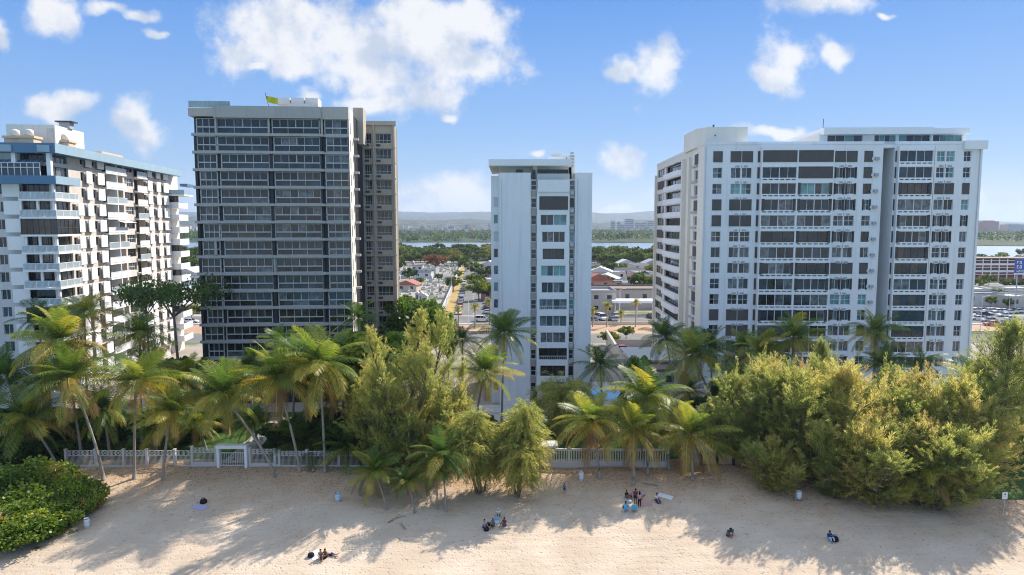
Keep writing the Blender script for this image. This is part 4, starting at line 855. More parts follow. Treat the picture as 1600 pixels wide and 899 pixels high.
def qmesh(name, V, tint, m):
    """V (n,k,3) faces of k corners, one tint per face"""
    n, k, _ = V.shape; me = bpy.data.meshes.new(name)
    me.vertices.add(n*k); me.vertices.foreach_set('co', np.ascontiguousarray(V, dtype=np.float32).ravel())
    me.loops.add(n*k); me.loops.foreach_set('vertex_index', np.arange(n*k, dtype=np.int32))
    me.polygons.add(n); me.polygons.foreach_set('loop_start', np.arange(0, n*k, k, dtype=np.int32)); me.polygons.foreach_set('loop_total', np.full(n, k, dtype=np.int32))
    a = me.attributes.new('tint', 'FLOAT', 'FACE'); a.data.foreach_set('value', np.clip(tint, 0, 1).astype(np.float32))
    me.materials.append(m); me.update(calc_edges=True); me.validate(); return me
def nrm(v): return v/np.maximum(1e-9, np.linalg.norm(v, axis=-1, keepdims=True))
def palm_crown(seed, nf=26, Lf=4.6, old=.5, green=.35, dead=2):
    g = np.random.default_rng(seed); Q = []; T = []
    for i in range(nf):
        a = i/(nf-1); az = i*2.39996+g.normal(0, .15); e0 = lerp(1.42, -.55, a**.85)+g.normal(0, .1); L_ = Lf*lerp(.72, 1.0, min(1, a*2.2))*g.uniform(.88, 1.08)
        drp = lerp(.62, 1.2, a)*g.uniform(.7, 1.35)
        if i >= nf-dead: e0 = -1.1; drp = .45; L_ *= .85
        n = 18; t = np.linspace(0, 1, n+1); e = e0-drp*t**1.4; e = np.maximum(e, -1.5); azs = az+(g.normal(0, .3)+.35*math.sin(2.4-az))*t**1.5
        st = np.stack([np.cos(e)*np.cos(azs), np.cos(e)*np.sin(azs), np.sin(e)], 1)*(L_/n); p = np.concatenate([[[0, 0, 0]], np.cumsum(st[:-1], 0)])+np.array([0, 0, .1])
        base = green-.06+(old*.55)*a**2+g.normal(0, .13)+(.45 if i >= nf-dead else 0)
        m = 40; tt = np.linspace(.1, .99, m)+g.uniform(-.006, .006, m); pi = np.stack([np.interp(tt, t, p[:, k]) for k in range(3)], 1); di = nrm(np.stack([np.interp(tt, t, st[:, k]) for k in range(3)], 1))
        twist = g.normal(0, .35)
        for s in (-1, 1):
            az_ = np.interp(tt, t, azs); side = np.stack([-np.sin(az_), np.cos(az_), np.zeros(m)], 1)*s; up = np.cross(di, side*s)
            side = side*math.cos(twist)+up*s*math.sin(twist)
            ll = 1.05*np.sin(np.pi*np.clip(.12+.83*tt, 0, 1))**.55*g.uniform(.85, 1.1, m)*(Lf/4.6)
            d = nrm(side*.9+di*(.35+.5*tt[:, None])+up*.25*(1-a)-np.array([0, 0, .25])*(.5+a))
            d2 = nrm(d-np.array([0, 0, 1.])*g.uniform(.25, .8, (m, 1))*(.55+.8*a))
            w = di*.038*(Lf/4.6); mid = pi+d*(ll*.5)[:, None]; tip = mid+d2*(ll*.52)[:, None]
            Q += [np.stack([pi-w*.5, pi+w*.5, mid+w, mid-w], 1), np.stack([mid-w, mid+w, tip+w*.25, tip-w*.25], 1)]
            tn = base+g.normal(0, .05, m)+.1*tt; T += [tn, tn+.06]
        sd = np.stack([-np.sin(azs), np.cos(azs), np.zeros(n+1)], 1); w = np.linspace(.075, .012, n+1)[:, None]
        up = np.array([0, 0, .03]); q = np.stack([p[:-1]-sd[:-1]*w[:-1], p[:-1]+sd[:-1]*w[:-1], p[1:]+sd[1:]*w[1:], p[1:]-sd[1:]*w[1:]], 1)
        Q += [q+up]; T += [np.full(n, min(.8, base+.18))]
    return qmesh('crown', np.concatenate(Q), np.concatenate(T), M['palm'])
def casuarina_parts(seed, h, r, z0=.1, limbs=80, npl=8, need=46, weep=0., bushy=False, yel=.5, up=.55, lean=(0, 0)):
    """limbs that end in soft plumes; every plume is an axis with needles swept along it"""
    g = np.random.default_rng(seed); tb = MB(); PB = []; PD = []; PL = []; PT = []
    tp = [(0, 0, 0), (.02*h*g.normal()+lean[0]*h*.3, .02*h*g.normal()+lean[1]*h*.3, h*.4), (.04*h*g.normal()+lean[0]*h, .04*h*g.normal()+lean[1]*h, h*.92)]; tb.tube(tp, [.022*h, .014*h, .004*h], M['bark'], 7); tpn = np.array(tp)
    for i in range(limbs):
        u = (i+.5)/limbs; zl = h*(z0+(.96-z0)*u**(.85 if not bushy else 1.0)); az = i*2.39996+g.normal(0, .5)
        prof = math.sin(math.pi*min(1, .14+.84*u))**.75 if not bushy else (1-u)**.42*.92+.1
        L_ = r*prof*g.choice([.55, .8, 1.0, 1.15, 1.4], p=[.15, .25, .3, .2, .1])+.3
        e = (lerp(.05, 1.2, u) if not weep else lerp(.5, 1.0, u))+g.normal(0, .18)
        b = np.array([np.interp(zl, tpn[:, 2], tpn[:, k]) for k in range(2)]+[zl]); n = 7; t = np.linspace(0, 1, n)
        ee = e+(.45*t if not weep else -1.6*weep*t**2); st = np.stack([np.cos(ee)*math.cos(az), np.cos(ee)*math.sin(az), np.sin(ee)], 1)*(L_/n); p = b+np.concatenate([[[0, 0, 0]], np.cumsum(st[:-1], 0)])
        if L_ > .9: tb.tube([tuple(x) for x in p[::2]], [.011*L_+.02, .008*L_+.012, .005*L_+.01, .01][:len(p[::2])], M['bark'], 4, False)
        k = max(3, int(npl*(.4+.8*L_/r))); tt = np.concatenate([[1.0], g.uniform(.25, 1, k-1)]); ps = np.stack([np.interp(tt, t, p[:, q]) for q in range(3)], 1); ds = nrm(np.stack([np.interp(tt, t, st[:, q]) for q in range(3)], 1))
        dd = nrm(ds*.8+g.normal(0, .55, (k, 3))+np.array([0, 0, up if not weep else -1.5*weep]))
        PB.append(ps+g.normal(0, .18, (k, 3))); PD.append(dd); PL.append((1.0+.27*L_*g.uniform(.5, 1.3, k))*(1+weep*.5)); PT.append(np.full(k, g.normal(0, .1))+g.normal(0, .07, k)+.12*tt)
    PB, PD, PL, PT = map(np.concatenate, (PB, PD, PL, PT)); k = len(PB)
    f = g.uniform(0, 1, (k, need)); ax = PB[:, None]+PD[:, None]*(PL[:, None, None]*f[..., None])
    sag = np.array([0, 0, -1.]); ax = ax+sag*((.16+.5*weep)*PL[:, None, None]*f[..., None]**2)
    ra = g.normal(0, 1, (k, need, 3)); ra -= PD[:, None]*(ra*PD[:, None]).sum(-1, keepdims=True); ra = nrm(ra)
    fat = (.15*(1-.8*f)*g.uniform(.15, 1, (k, need)))[..., None]*(.75+.25*PL[:, None, None])
    b = ax+ra*fat; d = nrm(PD[:, None]*1.0+ra*.42+sag*(.1+.8*weep)+g.normal(0, .14, (k, need, 3))); ln = (.44*g.uniform(.6, 1.4, (k, need, 1)))*(1.-.35*f[..., None])*(1+.6*weep)
    w = nrm(np.cross(d, g.normal(0, 1, (k, need, 3))))*.024; tip = b+d*ln
    V = np.stack([b-w*.6, b+w*.6, tip+w*.5, tip-w*.5], 2)
    mid = b+d*ln*.4; V = np.stack([b, mid+w, tip, mid-w], 2).reshape(-1, 4, 3)
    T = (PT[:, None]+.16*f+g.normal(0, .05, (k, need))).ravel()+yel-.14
    q = V[:, :, 2].min(1) > .05; return tb.mesh('trunk'), qmesh('crown', V[q], T[q], M['casu'])
def leaf_quads(g, C, size, up=.5, n6=False):
    k = len(C); nrm_ = nrm(g.normal(0, 1, (k, 3))+np.array([0, 0, up])); a = nrm(np.cross(nrm_, g.normal(0, 1, (k, 3)))); b = np.cross(nrm_, a); s = size*g.uniform(.6, 1.3, (k, 1))
    if n6: return np.stack([C+s*(a*math.cos(q)+b*math.sin(q)) for q in np.arange(6)*math.pi/3], 1)
    return np.stack([C-a*s*.9, C-b*s*.5+a*s*.1, C+a*s*.9, C+b*s*.5+a*s*.1], 1)
def broad_parts(seed, h, r, m, leaf=.3, clumps=60, per=90, flat_=.8, base=.45, crown0=.45, n6=False, trunk_r=.03, vary=.13):
    """trunk with limbs; crown of leaf clumps with gaps between"""
    g = np.random.default_rng(seed); tb = MB(); hh = h*crown0
    tb.tube([(0, 0, 0), (.02*h, 0, hh*.5), (0, .02*h, hh*1.05)], [h*trunk_r, h*trunk_r*.8, h*trunk_r*.6], M['bark'], 7)
    C = []; T = []
    for i in range(clumps):
        v = nrm(g.normal(0, 1, 3)); rad = g.uniform(.25, 1)**.45; c = np.array([v[0]*r*rad, v[1]*r*rad, hh+(h-hh)*.5*(1+v[2]*rad*flat_)]); c[:2] *= g.uniform(.8, 1.15); c[2] *= g.uniform(.7, 1.3) if crown0 < .1 else 1
        if i % 4 == 0: tb.tube([(0, .02*h, hh*.9), tuple(lerp(np.array([0, 0, hh*1.05]), c, .55)+np.array([0, 0, -.03*h])), tuple(c)], [h*trunk_r*.5, h*trunk_r*.25, .02], M['bark'], 4)
        cr = r*g.uniform(.16, .34); u = nrm(g.normal(0, 1, (per, 3)))*(g.uniform(.2, 1, (per, 1))**.4)*cr*np.array([1, 1, .75])
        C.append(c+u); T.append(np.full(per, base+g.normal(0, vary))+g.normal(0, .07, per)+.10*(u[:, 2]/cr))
    C = np.concatenate(C); T = np.concatenate(T); k = C[:, 2] > .05
    return tb.mesh('trunk'), qmesh('crown', leaf_quads(g, C[k], leaf, .6, n6), T[k], m)
def put(name, label, cat, loc, rz, parts, sc=1.0, group=None):
    t = thing(name, label, cat, loc, rz, group)
    t.scale = (sc, sc, sc) if not hasattr(sc, '__len__') else sc
    for n, me in parts: link(n, me, t)
    return t
# ------------------------------------------------------------------ coconut palms
M['nut'] = mat('coconut_husk', (.30, .22, .06), .6, .3, 3)
PC = [palm_crown(11, 30, 4.6, .75, .42, 3), palm_crown(12, 28, 4.6, .7, .40, 2), palm_crown(13, 30, 4.6, .8, .45, 4), palm_crown(14, 28, 4.6, .4, .28, 1), palm_crown(15, 28, 4.6, .75, .42, 2), palm_crown(16, 22, 4.6, .2, .12, 0), palm_crown(17, 16, 4.6, .1, .28, 0)]
def palm(label, cpx, Y, bpx, r, v, rz=0., group='coconut palms', bY=None, tw=.17):
    c = P(cpx[0], cpx[1], Y)
    if bY is None: b = G(*bpx)
    else: q = P(bpx[0], bpx[1], bY); b = Vector((q.x, q.y, hz(q.x, q.y)))
    t = thing('palm_tree', label, 'palm tree', b, 0, group)
    m = MB(); d = c-b; pts = []; rad = []
    for i in range(15):
        u = i/14; s = u**1.35
        pts.append((d.x*s, d.y*s, d.z*u)); rad.append(lerp(tw*1.0, tw*.62, u)*(1.5-.5*min(1, u*9))+(.012 if i % 2 else 0))
    m.tube(pts, rad, M['trunk'], 9); m.build('trunk', t)
    if v in (0, 1, 2, 4):
        cm = MB()
        for q in range(9): a = q*2.4; rr = .34*r/60; cm.lathe([(0, -.13), (.09, -.09), (.125, 0), (.09, .1), (0, .14)], M['nut'], (d.x+rr*math.cos(a), d.y+rr*math.sin(a), d.z-.25-.12*(q % 3)), 7)
        cm.build('coconut_bunch', t)
    pxm = FPX/(Y+2); o = link('crown', PC[v], t); o.location = d; k = r/pxm/3.95*rnd.uniform(.93, 1.07); o.scale = (k, k, k); o.rotation_euler = (rnd.uniform(-.12, .12), rnd.uniform(-.12, .12), rz or rnd.uniform(0, 6.28))
    return t
g1 = 'coconut palms along the beach fence'
palm('tall coconut palm leaning left over the left end of the white beach fence', (112, 592), 79, (162, 750), 72, 1, group=g1)
palm('straight pale trunked coconut palm in front of the white fence, nearest the blue banded block', (213, 598), 78.5, (210, 748), 66, 4, group=g1)
palm('short skirted coconut palm with orange hanging fronds on the open sand', (267, 645), 77.5, (255, 750), 56, 2, group=g1)
palm('coconut palm with drooping yellow skirt whose trunk leans across the white gateway', (347, 618), 80, (430, 746), 66, 0, group=g1)
palm('coconut palm right of the gateway with its trunk leaning right', (432, 592), 80, (468, 738), 68, 0, group=g1)
palm('tallest bright coconut palm in front of the dark glazed tower', (500, 572), 81, (508, 738), 82, 2, group=g1)
palm('dark coconut palm low behind the fence right of the gateway', (478, 690), 83, (490, 738), 60, 5, group=g1)
g2 = 'coconut palms in the gardens below the towers'
palm('bright yellow green coconut palm rising before the balconies of the blue banded block', (97, 535), 81.5, (128, 722), 70, 0, group=g2)
palm('sunlit coconut palm below the sunny face of the blue banded block', (218, 522), 92, (222, 690), 52, 1, group=g2)
palm('coconut palm crown just under the sunlit palm of the blue banded block', (232, 575), 89, (240, 705), 50, 4, group=g2)
palm('small dark palm high against the corner balconies of the blue banded block', (62, 498), 98, (70, 670), 38, 5, group=g2, bY=98)
palm('dark palm behind the bright palm, near the entrance of the blue banded block', (132, 490), 96, (138, 670), 42, 4, group=g2, bY=96)
palm('low dark green coconut palm at the left picture edge above the sea grape', (12, 590), 84, (40, 720), 60, 5, group=g2, bY=84)
palm('broad dark coconut palm between the sea grape and the leaning palms', (42, 655), 79.5, (90, 730), 66, 3, group=g2, bY=79.5)
palm('dark shaded palm between the two leaning palms at the fence end', (160, 640), 83, (172, 715), 48, 3, group=g2, bY=83)
palm('dark palm standing close to the foot of the dark glazed tower', (438, 535), 97, (440, 660), 36, 5, group=g2, bY=97)
palm('dark narrow palm before the beige wing of the dark glazed tower', (560, 498), 100, (562, 660), 38, 5, group=g2, bY=100)
palm('small dark palm at the left foot of the dark glazed tower', (392, 568), 96, (394, 672), 32, 5, group=g2, bY=96)
palm('tall dark coconut palm against the blank wall of the slim tower', (788, 522), 97, (784, 640), 46, 3, group=g2, bY=97)
palm('yellowing coconut palm left of the slim tower, above the feathery trees', (757, 582), 88, (740, 700), 54, 0, group=g2, bY=88)
palm('small dark palm beside the street mouth left of the slim tower', (722, 532), 118, (724, 640), 30, 5, group=g2, bY=118)
palm('dark coconut palm beside the pool right of the slim tower', (938, 572), 103, (941, 640), 40, 5, group=g2, bY=103)
palm('dark coconut palm at the left rear corner of the broad tower', (1040, 528), 116, (1052, 640), 40, 5, group=g2, bY=116)
palm('sunlit tall coconut palm with a bare pale trunk left of the broad tower', (1082, 556), 100, (1118, 668), 50, 0, group=g2, bY=100)
palm('dark palm against the near corner of the broad tower', (1110, 545), 108, (1112, 650), 44, 5, group=g2, bY=108)
palm('low coconut palm behind the tall bare trunked palm', (1075, 610), 104, (1082, 660), 36, 4, group=g2, bY=104)
palm('dark palm by the entrance canopy of the broad tower', (1162, 545), 108, (1165, 650), 42, 3, group=g2, bY=108)
palm('yellow fronded coconut palm before the shuttered bay of the broad tower', (1192, 550), 98, (1196, 670), 46, 2, group=g2, bY=98)
palm('tall coconut palm with pale tips in the middle of the broad tower front', (1240, 528), 96, (1232, 680), 50, 1, group=g2, bY=96)
palm('short bright palm left of the feathery thicket, below the broad tower', (1150, 592), 96, (1150, 680), 42, 4, group=g2, bY=96)
palm('yellow palm low between the two tall palms of the broad tower', (1215, 585), 97, (1215, 690), 40, 2, group=g2, bY=97)
palm('coconut palm with drooping dark fronds before the recess of the broad tower', (1366, 520), 98, (1364, 690), 46, 3, group=g2, bY=98)
palm('low bright palm below the palm of the recess', (1382, 572), 94, (1380, 690), 42, 1, group=g2, bY=94)
palm('spiky fresh green palm right of the recess of the broad tower', (1440, 570), 94, (1440, 690), 46, 6, group=g2, bY=94)
palm('small palm below the right edge of the broad tower', (1512, 590), 92, (1512, 690), 42, 6, group=g2, bY=92)
for lab, c, Y, b, r, v in (('shaded young palm between the straight pale trunked palm and the skirted one', (242, 668), 84, (246, 722), 44, 3), ('leaning palm low behind the ring patterned fence, left of the gateway', (306, 660), 86, (322, 712), 46, 1), ('palm with a curved trunk behind the tallest bright palm', (540, 612), 85, (528, 715), 50, 4), ('small palm at the far left behind the sea grape', (70, 600), 86, (60, 712), 48, 4), ('dark palm low between the gateway palms', (395, 660), 86, (404, 712), 42, 3), ('palm crown rising just left of the tallest bright palm', (462, 560), 90, (458, 700), 46, 0), ('bright palm crown behind the skirted palm', (292, 590), 92, (296, 700), 44, 2)): palm(lab, c, Y, b, r, v, group=g2, bY=Y)
g3 = 'coconut palms on the sand before the white slatted wall'
palm('golden coconut palm leaning left before the white slatted wall', (926, 662), 79, (937, 748), 62, 2, group=g3)
palm('tall bright coconut palm in the middle of the clump, standing behind the others', (1010, 622), 82, (1012, 742), 74, 1, group=g3)
palm('coconut palm above the standing bathers, with fronds reaching the sand', (992, 672), 78, (990, 757), 66, 4, group=g3)
palm('right hand coconut palm of the clump, next to the feathery thicket', (1080, 682), 78.5, (1082, 750), 66, 4, group=g3)
palm('slim leaning palm at the back of the clump near the pool', (1040, 660), 83, (1045, 735), 55, 0, group=g3)
g4 = 'young palms on the open sand'
palm('young green palm alone on the open sand with a thin dark trunk', (690, 712), 71.5, (697, 800), 52, 6, group=g4, tw=.11)
palm('small thin palm with a bent trunk beside the young green palm', (683, 735), 71, (683, 796), 30, 3, group=g4, tw=.09)
palm('tiny dark palm seedling on a short leaning stem', (636, 752), 71.5, (648, 802), 28, 3, group=g4, tw=.08)
palm('young palm half hidden under the great feathery tree', (585, 735), 73, (604, 797), 48, 3, group=g4, tw=.11)
palm('young palm with long fronds trailing out of the right thicket onto the sand', (1440, 735), 69.5, (1446, 790), 56, 4, group=g4, tw=.12)
palm('dark young palm under the left edge of the great feathery tree', (540, 700), 80, (545, 742), 46, 3, group=g4, tw=.12)
# ------------------------------------------------------------------ feathery casuarina trees
def casu_multi(seed, h, r, n, yel, z0=.03, **k):
    g = np.random.default_rng(seed); tb = MB(); Vs = []; Ts = []
    for q in range(n):
        a = q*2.4+g.normal(0, .3); rr = r*.62*math.sqrt((q+.3)/n); hh = h*(1 if q == 0 else g.uniform(.5, .95)); ox, oy = rr*math.cos(a), rr*math.sin(a)
        tm, cm = casuarina_parts(seed*10+q, hh, r*g.uniform(.45, .68), z0, int(26+18*hh/h), 7, 56, yel=yel+g.normal(0, .12), up=g.uniform(.4, 1.0), lean=(ox*1.25/hh, oy*1.25/hh), **k)
        nf = len(cm.polygons); co = np.empty(nf*12, np.float32); cm.vertices.foreach_get('co', co); V = co.reshape(nf, 4, 3)+np.array([ox*.3, oy*.3, 0]); t = np.empty(nf, np.float32); cm.attributes['tint'].data.foreach_get('value', t); Vs.append(V); Ts.append(t)
        for p in tm.polygons: tb.poly([tuple(tm.vertices[j].co+Vector((ox*.3, oy*.3, 0))) for j in p.vertices], M['bark'], True)
    return tb.mesh('trunk'), qmesh('crown', np.concatenate(Vs), np.concatenate(Ts), M['casu'])
CA = {'tall': casu_multi(31, 20, 7.0, 6, .52), 'mid': casu_multi(32, 14, 5.2, 5, .5), 'weep': casu_multi(33, 11, 3.6, 4, .45, weep=.42, z0=.36),
      'bush': casu_multi(34, 11, 5.8, 6, .42), 'bush2': casu_multi(35, 9.5, 5.6, 6, .56), 'spire': casuarina_parts(36, 15, 3.6, .08, 100, 7, 46, yel=.36), 'round': casuarina_parts(37, 7.5, 4.2, .22, 90, 9, 46, weep=.5, yel=.58)}
def casu(label, kind, px, topy, Y, rz=0., wide=1.0, group='feathery casuarina trees'):
    top = P(px, topy, Y); b = Vector((top.x, Y, hz(top.x, Y))); me = CA[kind]
    h0 = {'tall': 20, 'mid': 14, 'weep': 11, 'bush': 11, 'bush2': 9.5, 'spire': 15, 'round': 7.5}[kind]*1.05
    s = (top.z-b.z)/h0
    return put('casuarina_tree', label, 'tree', b, rz, (('trunk', me[0]), ('crown', me[1])), (s*wide, s*wide, s), group)
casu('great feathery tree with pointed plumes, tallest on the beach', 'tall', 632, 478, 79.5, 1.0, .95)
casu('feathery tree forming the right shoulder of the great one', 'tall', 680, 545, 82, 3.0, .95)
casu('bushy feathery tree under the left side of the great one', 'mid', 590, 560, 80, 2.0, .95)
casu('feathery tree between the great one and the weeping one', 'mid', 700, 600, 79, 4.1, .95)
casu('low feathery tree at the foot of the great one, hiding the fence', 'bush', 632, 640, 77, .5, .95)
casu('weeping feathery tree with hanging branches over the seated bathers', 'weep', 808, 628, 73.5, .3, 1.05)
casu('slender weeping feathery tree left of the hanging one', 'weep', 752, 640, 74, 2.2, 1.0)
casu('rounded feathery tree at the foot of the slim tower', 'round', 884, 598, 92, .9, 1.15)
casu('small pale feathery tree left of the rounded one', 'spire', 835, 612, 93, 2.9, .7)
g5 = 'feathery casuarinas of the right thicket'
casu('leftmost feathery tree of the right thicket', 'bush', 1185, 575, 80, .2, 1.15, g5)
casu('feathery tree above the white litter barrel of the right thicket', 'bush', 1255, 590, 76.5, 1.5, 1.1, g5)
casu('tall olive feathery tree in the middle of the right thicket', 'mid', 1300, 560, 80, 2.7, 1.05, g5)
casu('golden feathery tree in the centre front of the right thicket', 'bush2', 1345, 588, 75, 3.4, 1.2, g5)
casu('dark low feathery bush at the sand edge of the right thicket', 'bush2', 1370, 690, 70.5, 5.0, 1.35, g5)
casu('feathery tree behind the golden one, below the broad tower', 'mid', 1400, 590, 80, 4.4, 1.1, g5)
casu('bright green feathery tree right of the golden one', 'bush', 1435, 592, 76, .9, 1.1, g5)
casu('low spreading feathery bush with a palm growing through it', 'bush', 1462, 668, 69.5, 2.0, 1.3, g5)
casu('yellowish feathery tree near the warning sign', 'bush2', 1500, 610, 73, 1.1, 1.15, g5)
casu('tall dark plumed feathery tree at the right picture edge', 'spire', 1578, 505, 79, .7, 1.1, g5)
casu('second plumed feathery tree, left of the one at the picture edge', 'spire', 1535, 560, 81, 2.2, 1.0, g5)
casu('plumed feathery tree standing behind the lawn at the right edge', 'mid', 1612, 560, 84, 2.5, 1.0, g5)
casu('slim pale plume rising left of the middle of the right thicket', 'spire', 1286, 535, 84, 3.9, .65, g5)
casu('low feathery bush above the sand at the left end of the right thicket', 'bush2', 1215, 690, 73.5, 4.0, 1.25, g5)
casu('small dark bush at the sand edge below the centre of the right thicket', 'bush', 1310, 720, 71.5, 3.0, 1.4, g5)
# ------------------------------------------------------------------ broadleaf trees and shrubs
BT = {'grape': broad_parts(51, 3.2, 5.0, M['grape'], .135, 190, 190, 1.0, .60, .05, True, .02, vary=.2), 'shrub': broad_parts(52, 3.4, 2.4, M['leaf'], .17, 60, 110, 1., .35, .15, True, .02),
      'tree': broad_parts(53, 9, 4.2, M['leaf'], .26, 80, 120, .9, .5, .35), 'umbrella': broad_parts(54, 13, 5.8, M['leaf'], .22, 26, 90, .5, .3, .80, trunk_r=.016), 'bright': broad_parts(55, 8, 4.0, M['grape'], .24, 70, 130, .8, .62, .4, True)}
def broad(name, label, kind, px, topy, Y, rz=0, wide=1., group=None, cat='tree'):
    top = P(px, topy, Y); b = Vector((top.x, Y, hz(top.x, Y))); h0 = {'grape': 3.2, 'shrub': 3.4, 'tree': 9, 'umbrella': 13, 'bright': 8}[kind]*1.03; s = (top.z-b.z)/h0; me = BT[kind]
    return put(name, label, cat, b, rz, (('trunk', me[0]), ('crown', me[1])), (s*wide, s*wide, s), group)
g6 = 'sea grape on the sand'
broad('sea_grape_bush', 'spreading bright green sea grape bush at the bottom left of the beach', 'grape', 35, 790, 66.5, .4, 1.25, g6, 'bush')
broad('sea_grape_bush', 'bright sea grape bush behind the spreading one, at the picture edge', 'grape', 18, 745, 71.0, 2.4, 1.05, g6, 'bush')
broad('sea_grape_bush', 'darker sea grape bush beside the white barrel, right of the spreading one', 'grape', 112, 762, 70.2, 4.0, .72, g6, 'bush')
broad('sea_grape_bush', 'low sea grape runners in front of the barrel at the edge of the sand', 'grape', 62, 826, 65.5, 5.2, 1.55, g6, 'bush')
broad('sea_grape_bush', 'small sea grape runner reaching farthest right over the sand below the barrel', 'grape', 118, 838, 66.8, 3.2, .9, g6, 'bush')
broad('sea_grape_bush', 'ragged low sea grape clump left of the small runner', 'grape', 60, 858, 63.8, 2.2, 1.3, g6, 'bush')
broad('sea_grape_bush', 'low pale sea grape runners at the bottom left corner', 'grape', 5, 850, 63.5, 1.2, 1.6, g6, 'bush')
broad('shade_tree', 'tall dark flat crowned tree with a bare trunk before the sunlit block face', 'umbrella', 268, 430, 103, .5, .82)
broad('shade_tree', 'second flat crowned tree, left of the tall dark one', 'umbrella', 228, 432, 108, 2.5, .55)
broad('almond_tree', 'bright green broadleaf tree in front of the beige wing of the dark glazed tower', 'bright', 560, 512, 92, .3, 1.2)
broad('almond_tree', 'dark green broadleaf tree right of the beige wing', 'tree', 645, 462, 125, 1.3, .9)
broad('almond_tree', 'broadleaf tree by the low wall of the cemetery', 'tree', 672, 480, 140, 2.3, .9)
broad('almond_tree', 'round yellow green tree at the street mouth', 'bright', 700, 508, 128, 3.0, .35)
broad('almond_tree', 'dark tree behind the pool house, right of the pool', 'tree', 1000, 555, 112, 4.0, .75)
broad('almond_tree', 'dark tree under the left corner of the broad tower', 'tree', 1128, 590, 104, 5.0, .7)
g7 = 'dark garden shrubs behind the beach fence'
SH = [(20, 640, 86), (75, 640, 88), (150, 655, 88), (190, 660, 90), (250, 640, 92), (285, 560, 100), (300, 645, 90), (330, 655, 93), (440, 660, 88), (480, 650, 86), (530, 640, 88), (560, 650, 84), (100, 690, 82.5), (30, 690, 80), (150, 695, 84), (205, 690, 86), (275, 680, 88), (520, 690, 83), (565, 700, 82), (715, 650, 92), (760, 650, 95), (1010, 600, 103), (1110, 620, 100), (1180, 630, 100), (1060, 650, 98)]
SL = ['at the left picture edge', 'under the leaning palm', 'before the entrance of the blue banded block', 'behind the straight pale trunked palm', 'under the flat crowned tree', 'with tall spikes near the left foot of the dark glazed tower', 'left of the garden path', 'right next to the garden path', 'right of the garden path', 'below the dark glazed tower', 'behind the tallest bright palm', 'left of the great feathery tree', 'beside the sea grape', 'behind the sea grape', 'between the leaning palms', 'behind the left fence panels', 'left of the gateway behind the fence', 'behind the right fence panels', 'beside the great feathery tree trunk', 'beside the slim tower', 'at the terrace rail of the slim tower', 'beside the pool', 'near the tall bare trunked palm', 'below the entrance canopy of the broad tower', 'behind the palm clump on the sand']
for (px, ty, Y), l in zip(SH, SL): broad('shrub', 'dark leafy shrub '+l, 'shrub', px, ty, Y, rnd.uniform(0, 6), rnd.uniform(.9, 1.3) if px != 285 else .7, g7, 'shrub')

# dry leaves and needles blown about on the sand
def litter():
    g = np.random.default_rng(9); n = 5200; X = g.uniform(-52, 56, n*2); s = 80-np.abs(g.normal(0, 6.5, n*2)); Y = s-.17*np.maximum(0, X-8); ok = Y > 54; X, Y = X[ok][:n], Y[ok][:n]
    C = np.array([(x, y, hz(x, y)+.02) for x, y in zip(X, Y)]); V = leaf_quads(g, C, .075, 2.5); V[:, :, 2] = np.maximum(V[:, :, 2], C[:, None, 2]-.01)
    return tag(link('leaf_litter', qmesh('leaf_litter', V, g.uniform(0, 1, len(C)), leafmat('dry_leaves', [(0, (.10, .06, .035)), (.5, (.20, .12, .06)), (1, (.30, .20, .10))], .1, .8, .1))), kind='stuff')
litter()
